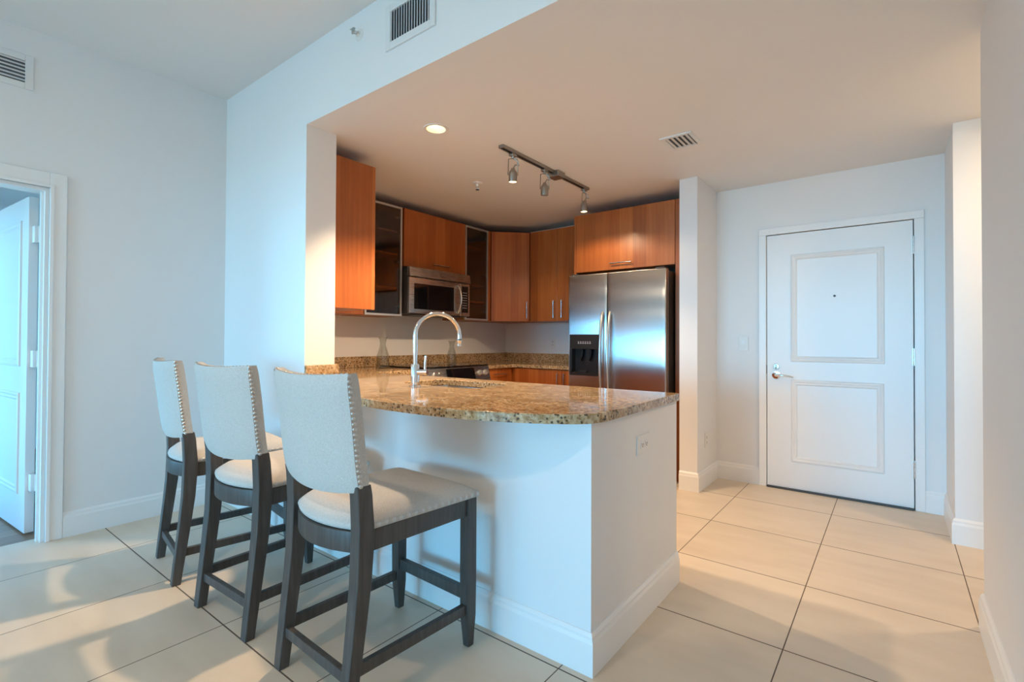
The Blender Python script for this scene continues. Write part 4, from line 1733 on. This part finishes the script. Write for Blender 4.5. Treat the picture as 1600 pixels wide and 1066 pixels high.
def build_stool():
    st = thing('counter_stool', '', 'stool')
    for s_ in (-1, 1):
        b = BM()
        zs = [0.0, 0.08, 0.18, 0.30, 0.42, 0.52, 0.60, 0.66, 0.70, 0.735]
        frame_tube(b, [(s_ * HWR, rear_y(z), z) for z in zs], [0.0205 + 0.005 * min(z / 0.5, 1) for z in zs], [0.0195 + 0.009 * min(z / 0.5, 1) - 0.004 * max(0, (z - 0.6) / 0.2) for z in zs])
        obj('leg', b, dark_wood, st)
    for s_ in (-1, 1):
        b = BM()
        zs = [0.0, 0.05, 0.12, 0.25, 0.45, SEAT_A]
        ta = [0.015, 0.018, 0.0225, 0.0235, 0.0235, 0.0235]
        frame_tube(b, [(s_ * HWF, 0.262 + 0.003 * (1 - min(z / 0.12, 1)), z) for z in zs], ta, ta)
        obj('leg', b, dark_wood, st)
    # aprons
    for s_ in (-1, 1):
        b = BM()
        hexa(b, [(s_ * (HWR + 0.010), -0.190, SEAT_A - 0.068), (s_ * (HWR - 0.012), -0.190, SEAT_A - 0.068), (s_ * (HWF - 0.008), 0.242, SEAT_A - 0.068), (s_ * (HWF + 0.014), 0.242, SEAT_A - 0.068)],
             [(s_ * (HWR + 0.010), -0.190, SEAT_A), (s_ * (HWR - 0.012), -0.190, SEAT_A), (s_ * (HWF - 0.008), 0.242, SEAT_A), (s_ * (HWF + 0.014), 0.242, SEAT_A)], 0.002)
        obj('apron', b, dark_wood, st)
    b = BM()
    box(b, -HWF + 0.022, HWF - 0.022, 0.250, 0.272, SEAT_A - 0.068, SEAT_A, 0.002)
    obj('apron', b, dark_wood, st)
    b = BM()
    xs = [-0.188 + 0.376 * k / 14 for k in range(15)]
    pr_ = [(x, -0.222 + bow(x, 0.19, 0.052)) for x in xs] + [(x, -0.200 + bow(x, 0.19, 0.052)) for x in xs[::-1]]
    prism(b, pr_, SEAT_A - 0.072, SEAT_A - 0.004, 0.002)
    obj('apron', b, dark_wood, st, True)
    # stretchers
    for s_ in (-1, 1):
        b = BM()
        hexa(b, [(s_ * HWR - 0.011, rear_y(0.15), 0.130), (s_ * HWR + 0.011, rear_y(0.15), 0.130), (s_ * HWF + 0.011, 0.250, 0.130), (s_ * HWF - 0.011, 0.250, 0.130)],
             [(s_ * HWR - 0.011, rear_y(0.15), 0.168), (s_ * HWR + 0.011, rear_y(0.15), 0.168), (s_ * HWF + 0.011, 0.250, 0.168), (s_ * HWF - 0.011, 0.250, 0.168)], 0.002)
        obj('stretcher', b, dark_wood, st)
    b = BM()
    box(b, -HWR + 0.016, HWR - 0.016, rear_y(0.13) - 0.011, rear_y(0.13) + 0.011, 0.112, 0.148, 0.002)
    obj('stretcher', b, dark_wood, st)
    b = BM()
    box(b, -HWF + 0.019, HWF - 0.019, 0.248, 0.276, 0.178, 0.222, 0.003)
    obj('footrest', b, dark_wood, st)
    # seat cushion
    t_ = bmesh.new()
    nx, ny = 18, 18
    top, bot = {}, {}

    def edge_x(v):
        return (HWR + 0.006) + (HWF + 0.026 - HWR - 0.006) * v

    for i in range(nx + 1):
        for j in range(ny + 1):
            u, v = -1 + 2 * i / nx, j / ny
            # superellipse pull-in for the two front corners, rounded rear outline
            hx = edge_x(v)
            x = u * hx
            yr = -0.205 + bow(x, 0.22, 0.060) + 0.055 * max(0, abs(u) - 0.80) / 0.2 * 0
            y = yr + (0.292 - yr) * v
            dx = 1 - abs(u)
            dy = min(v, 1 - v) * 2
            # plump crown with a rolled edge
            e1 = min(1.0, dx * 3.2)
            e2 = min(1.0, dy * 3.0)
            roll = (1 - (1 - e1) ** 2.2) * (1 - (1 - e2) ** 2.2)
            crown = 0.014 * (1 - u * u) * (1 - (2 * v - 1) ** 2)
            z = SEAT_A + 0.022 + 0.034 * roll + crown
            k = 0.010 * (1 - roll)
            top[i, j] = t_.verts.new((x, y, z))
    for i in range(nx):
        for j in range(ny):
            t_.faces.new((top[i, j], top[i + 1, j], top[i + 1, j + 1], top[i, j + 1]))
    rim = [top[i, 0] for i in range(nx + 1)] + [top[nx, j] for j in range(1, ny + 1)] + [top[i, ny] for i in range(nx - 1, -1, -1)] + [top[0, j] for j in range(ny - 1, 0, -1)]
    prev = rim
    for ins, z in ((-0.003, SEAT_A + 0.012), (0.0, SEAT_A + 0.002), (0.004, SEAT_A - 0.001)):
        cur = []
        for v in rim:
            c = Vector((0, 0.04, 0))
            dirv = Vector((v.co.x, v.co.y - 0.04, 0)).normalized()
            cur.append(t_.verts.new((v.co.x - dirv.x * ins, v.co.y - dirv.y * ins, z)))
        n = len(rim)
        for k in range(n):
            l = (k + 1) % n
            t_.faces.new((prev[l], prev[k], cur[k], cur[l]))
        prev = cur
    t_.faces.new(prev)
    bmesh.ops.recalc_face_normals(t_, faces=t_.faces)
    b = BM()
    merge(b, t_)
    seat = obj('seat_cushion', b, fabric, st)
    for p in seat.data.polygons:
        p.use_smooth = True
    # nailheads around the seat
    b = BM()

    def nail(p, nrm_, r=0.0085):
        lathe(b, [(0, 0.0035), (r * 0.55, 0.0028), (r, 0.0), (r * 0.8, -0.001)], 10, aim_matrix(p, nrm_))
    for s_ in (-1, 1):
        for k in range(17):
            v = 0.03 + 0.95 * k / 16
            hx = edge_x(v)
            y = -0.205 + (0.292 + 0.205) * v
            nail((s_ * (hx + 0.003), y, SEAT_A + 0.013), (s_, 0, 0.1))
    for k in range(16):
        x = -0.215 + 0.43 * k / 15
        nail((x, 0.295, SEAT_A + 0.013), (0, 1, 0.1))
    obj('nailhead_trim', b, nail_m, seat, True)
    # backrest: curved padded panel between the rear posts
    BZ0, BZ1 = 0.716, 1.092
    HB = 0.2405
    t_ = bmesh.new()
    nu, nv_ = 20, 16
    sides = {}
    for face in (0, 1):                       # 0 rear, 1 front
        for i in range(nu + 1):
            for j in range(nv_ + 1):
                u, v = -1 + 2 * i / nu, j / nv_
                x = u * (HB - 0.004 + 0.004 * v)
                dip = -0.020 * (1 - u * u) * (1 - v) - 0.010 * (1 - u * u) * v
                z = BZ0 + (BZ1 - BZ0) * v + dip
                yc = rear_y(min(z, 1.085)) + bow(x, HB, 0.042)
                eu, ev = min(1, (1 - abs(u)) * 7), min(1, min(v, 1 - v) * 9)
                r_ = 1 - (1 - eu) ** 2 * 0.18
                r2 = 1 - (1 - ev) ** 2 * 0.28
                if face == 0:
                    y = yc - 0.026 * r_ * r2
                else:
                    puff = 0.012 * (1 - u * u) * (1 - (2 * v - 1) ** 2)
                    y = yc + 0.026 * r_ * r2 + puff
                sides[face, i, j] = t_.verts.new((x, y, z))
    for face in (0, 1):
        for i in range(nu):
            for j in range(nv_):
                q = (sides[face, i, j], sides[face, i + 1, j], sides[face, i + 1, j + 1], sides[face, i, j + 1])
                t_.faces.new(q if face == 0 else q[::-1])

    def ringed(face):
        return [sides[face, i, 0] for i in range(nu + 1)] + [sides[face, nu, j] for j in range(1, nv_ + 1)] + [sides[face, i, nv_] for i in range(nu - 1, -1, -1)] + [sides[face, 0, j] for j in range(nv_ - 1, 0, -1)]
    r0, r1 = ringed(0), ringed(1)
    n = len(r0)
    for k in range(n):
        l = (k + 1) % n
        t_.faces.new((r0[k], r0[l], r1[l], r1[k]))
    bmesh.ops.recalc_face_normals(t_, faces=t_.faces)
    b = BM()
    merge(b, t_)
    back = obj('backrest', b, fabric, st)
    for p in back.data.polygons:
        p.use_smooth = True
    back.data.set_sharp_from_angle(angle=math.radians(60))
    b = BM()
    for s_ in (-1, 1):
        for k in range(22):
            v = 0.05 + 0.93 * k / 21
            z = BZ0 + (BZ1 - BZ0) * v
            x = s_ * (HB - 0.002 + 0.004 * v)
            nail((x, rear_y(min(z, 1.085)) - 0.013, z), (s_ * 1.0, -0.25, 0), 0.0072)
    for k in range(26):
        u = -0.96 + 1.92 * k / 25
        x = u * HB
        z = BZ1 - 0.010 * (1 - u * u)
        nail((x, rear_y(1.085) + bow(x, HB, 0.042) - 0.012, z + 0.0), (0, -0.25, 1), 0.0055)
    obj('nailhead_trim', b, nail_m, back, True)
    return st


def copy_tree(o, parent=None):
    c = o.copy()
    COL.objects.link(c)
    if parent is not None:
        c.parent = parent
    for ch in list(o.children):
        copy_tree(ch, c)
    return c


stool = build_stool()
spots = (((-0.690, -0.400), -2.0, 'upholstered counter stool nearest the granite corner, at the right of its row'),
         ((-1.400, -0.400), 2.0, 'upholstered counter stool standing in the middle of the row of three'),
         ((-2.076, -0.376), -8.6, 'upholstered counter stool farthest back, nearest the left wall'))
for i, ((x, y), a, lab) in enumerate(spots):
    o = stool if i == 0 else copy_tree(stool)
    o.location = (x, y, 0)
    o.rotation_euler = (0, 0, math.radians(a))
    o['label'] = lab
    o['group'] = 'counter stools at the breakfast bar'
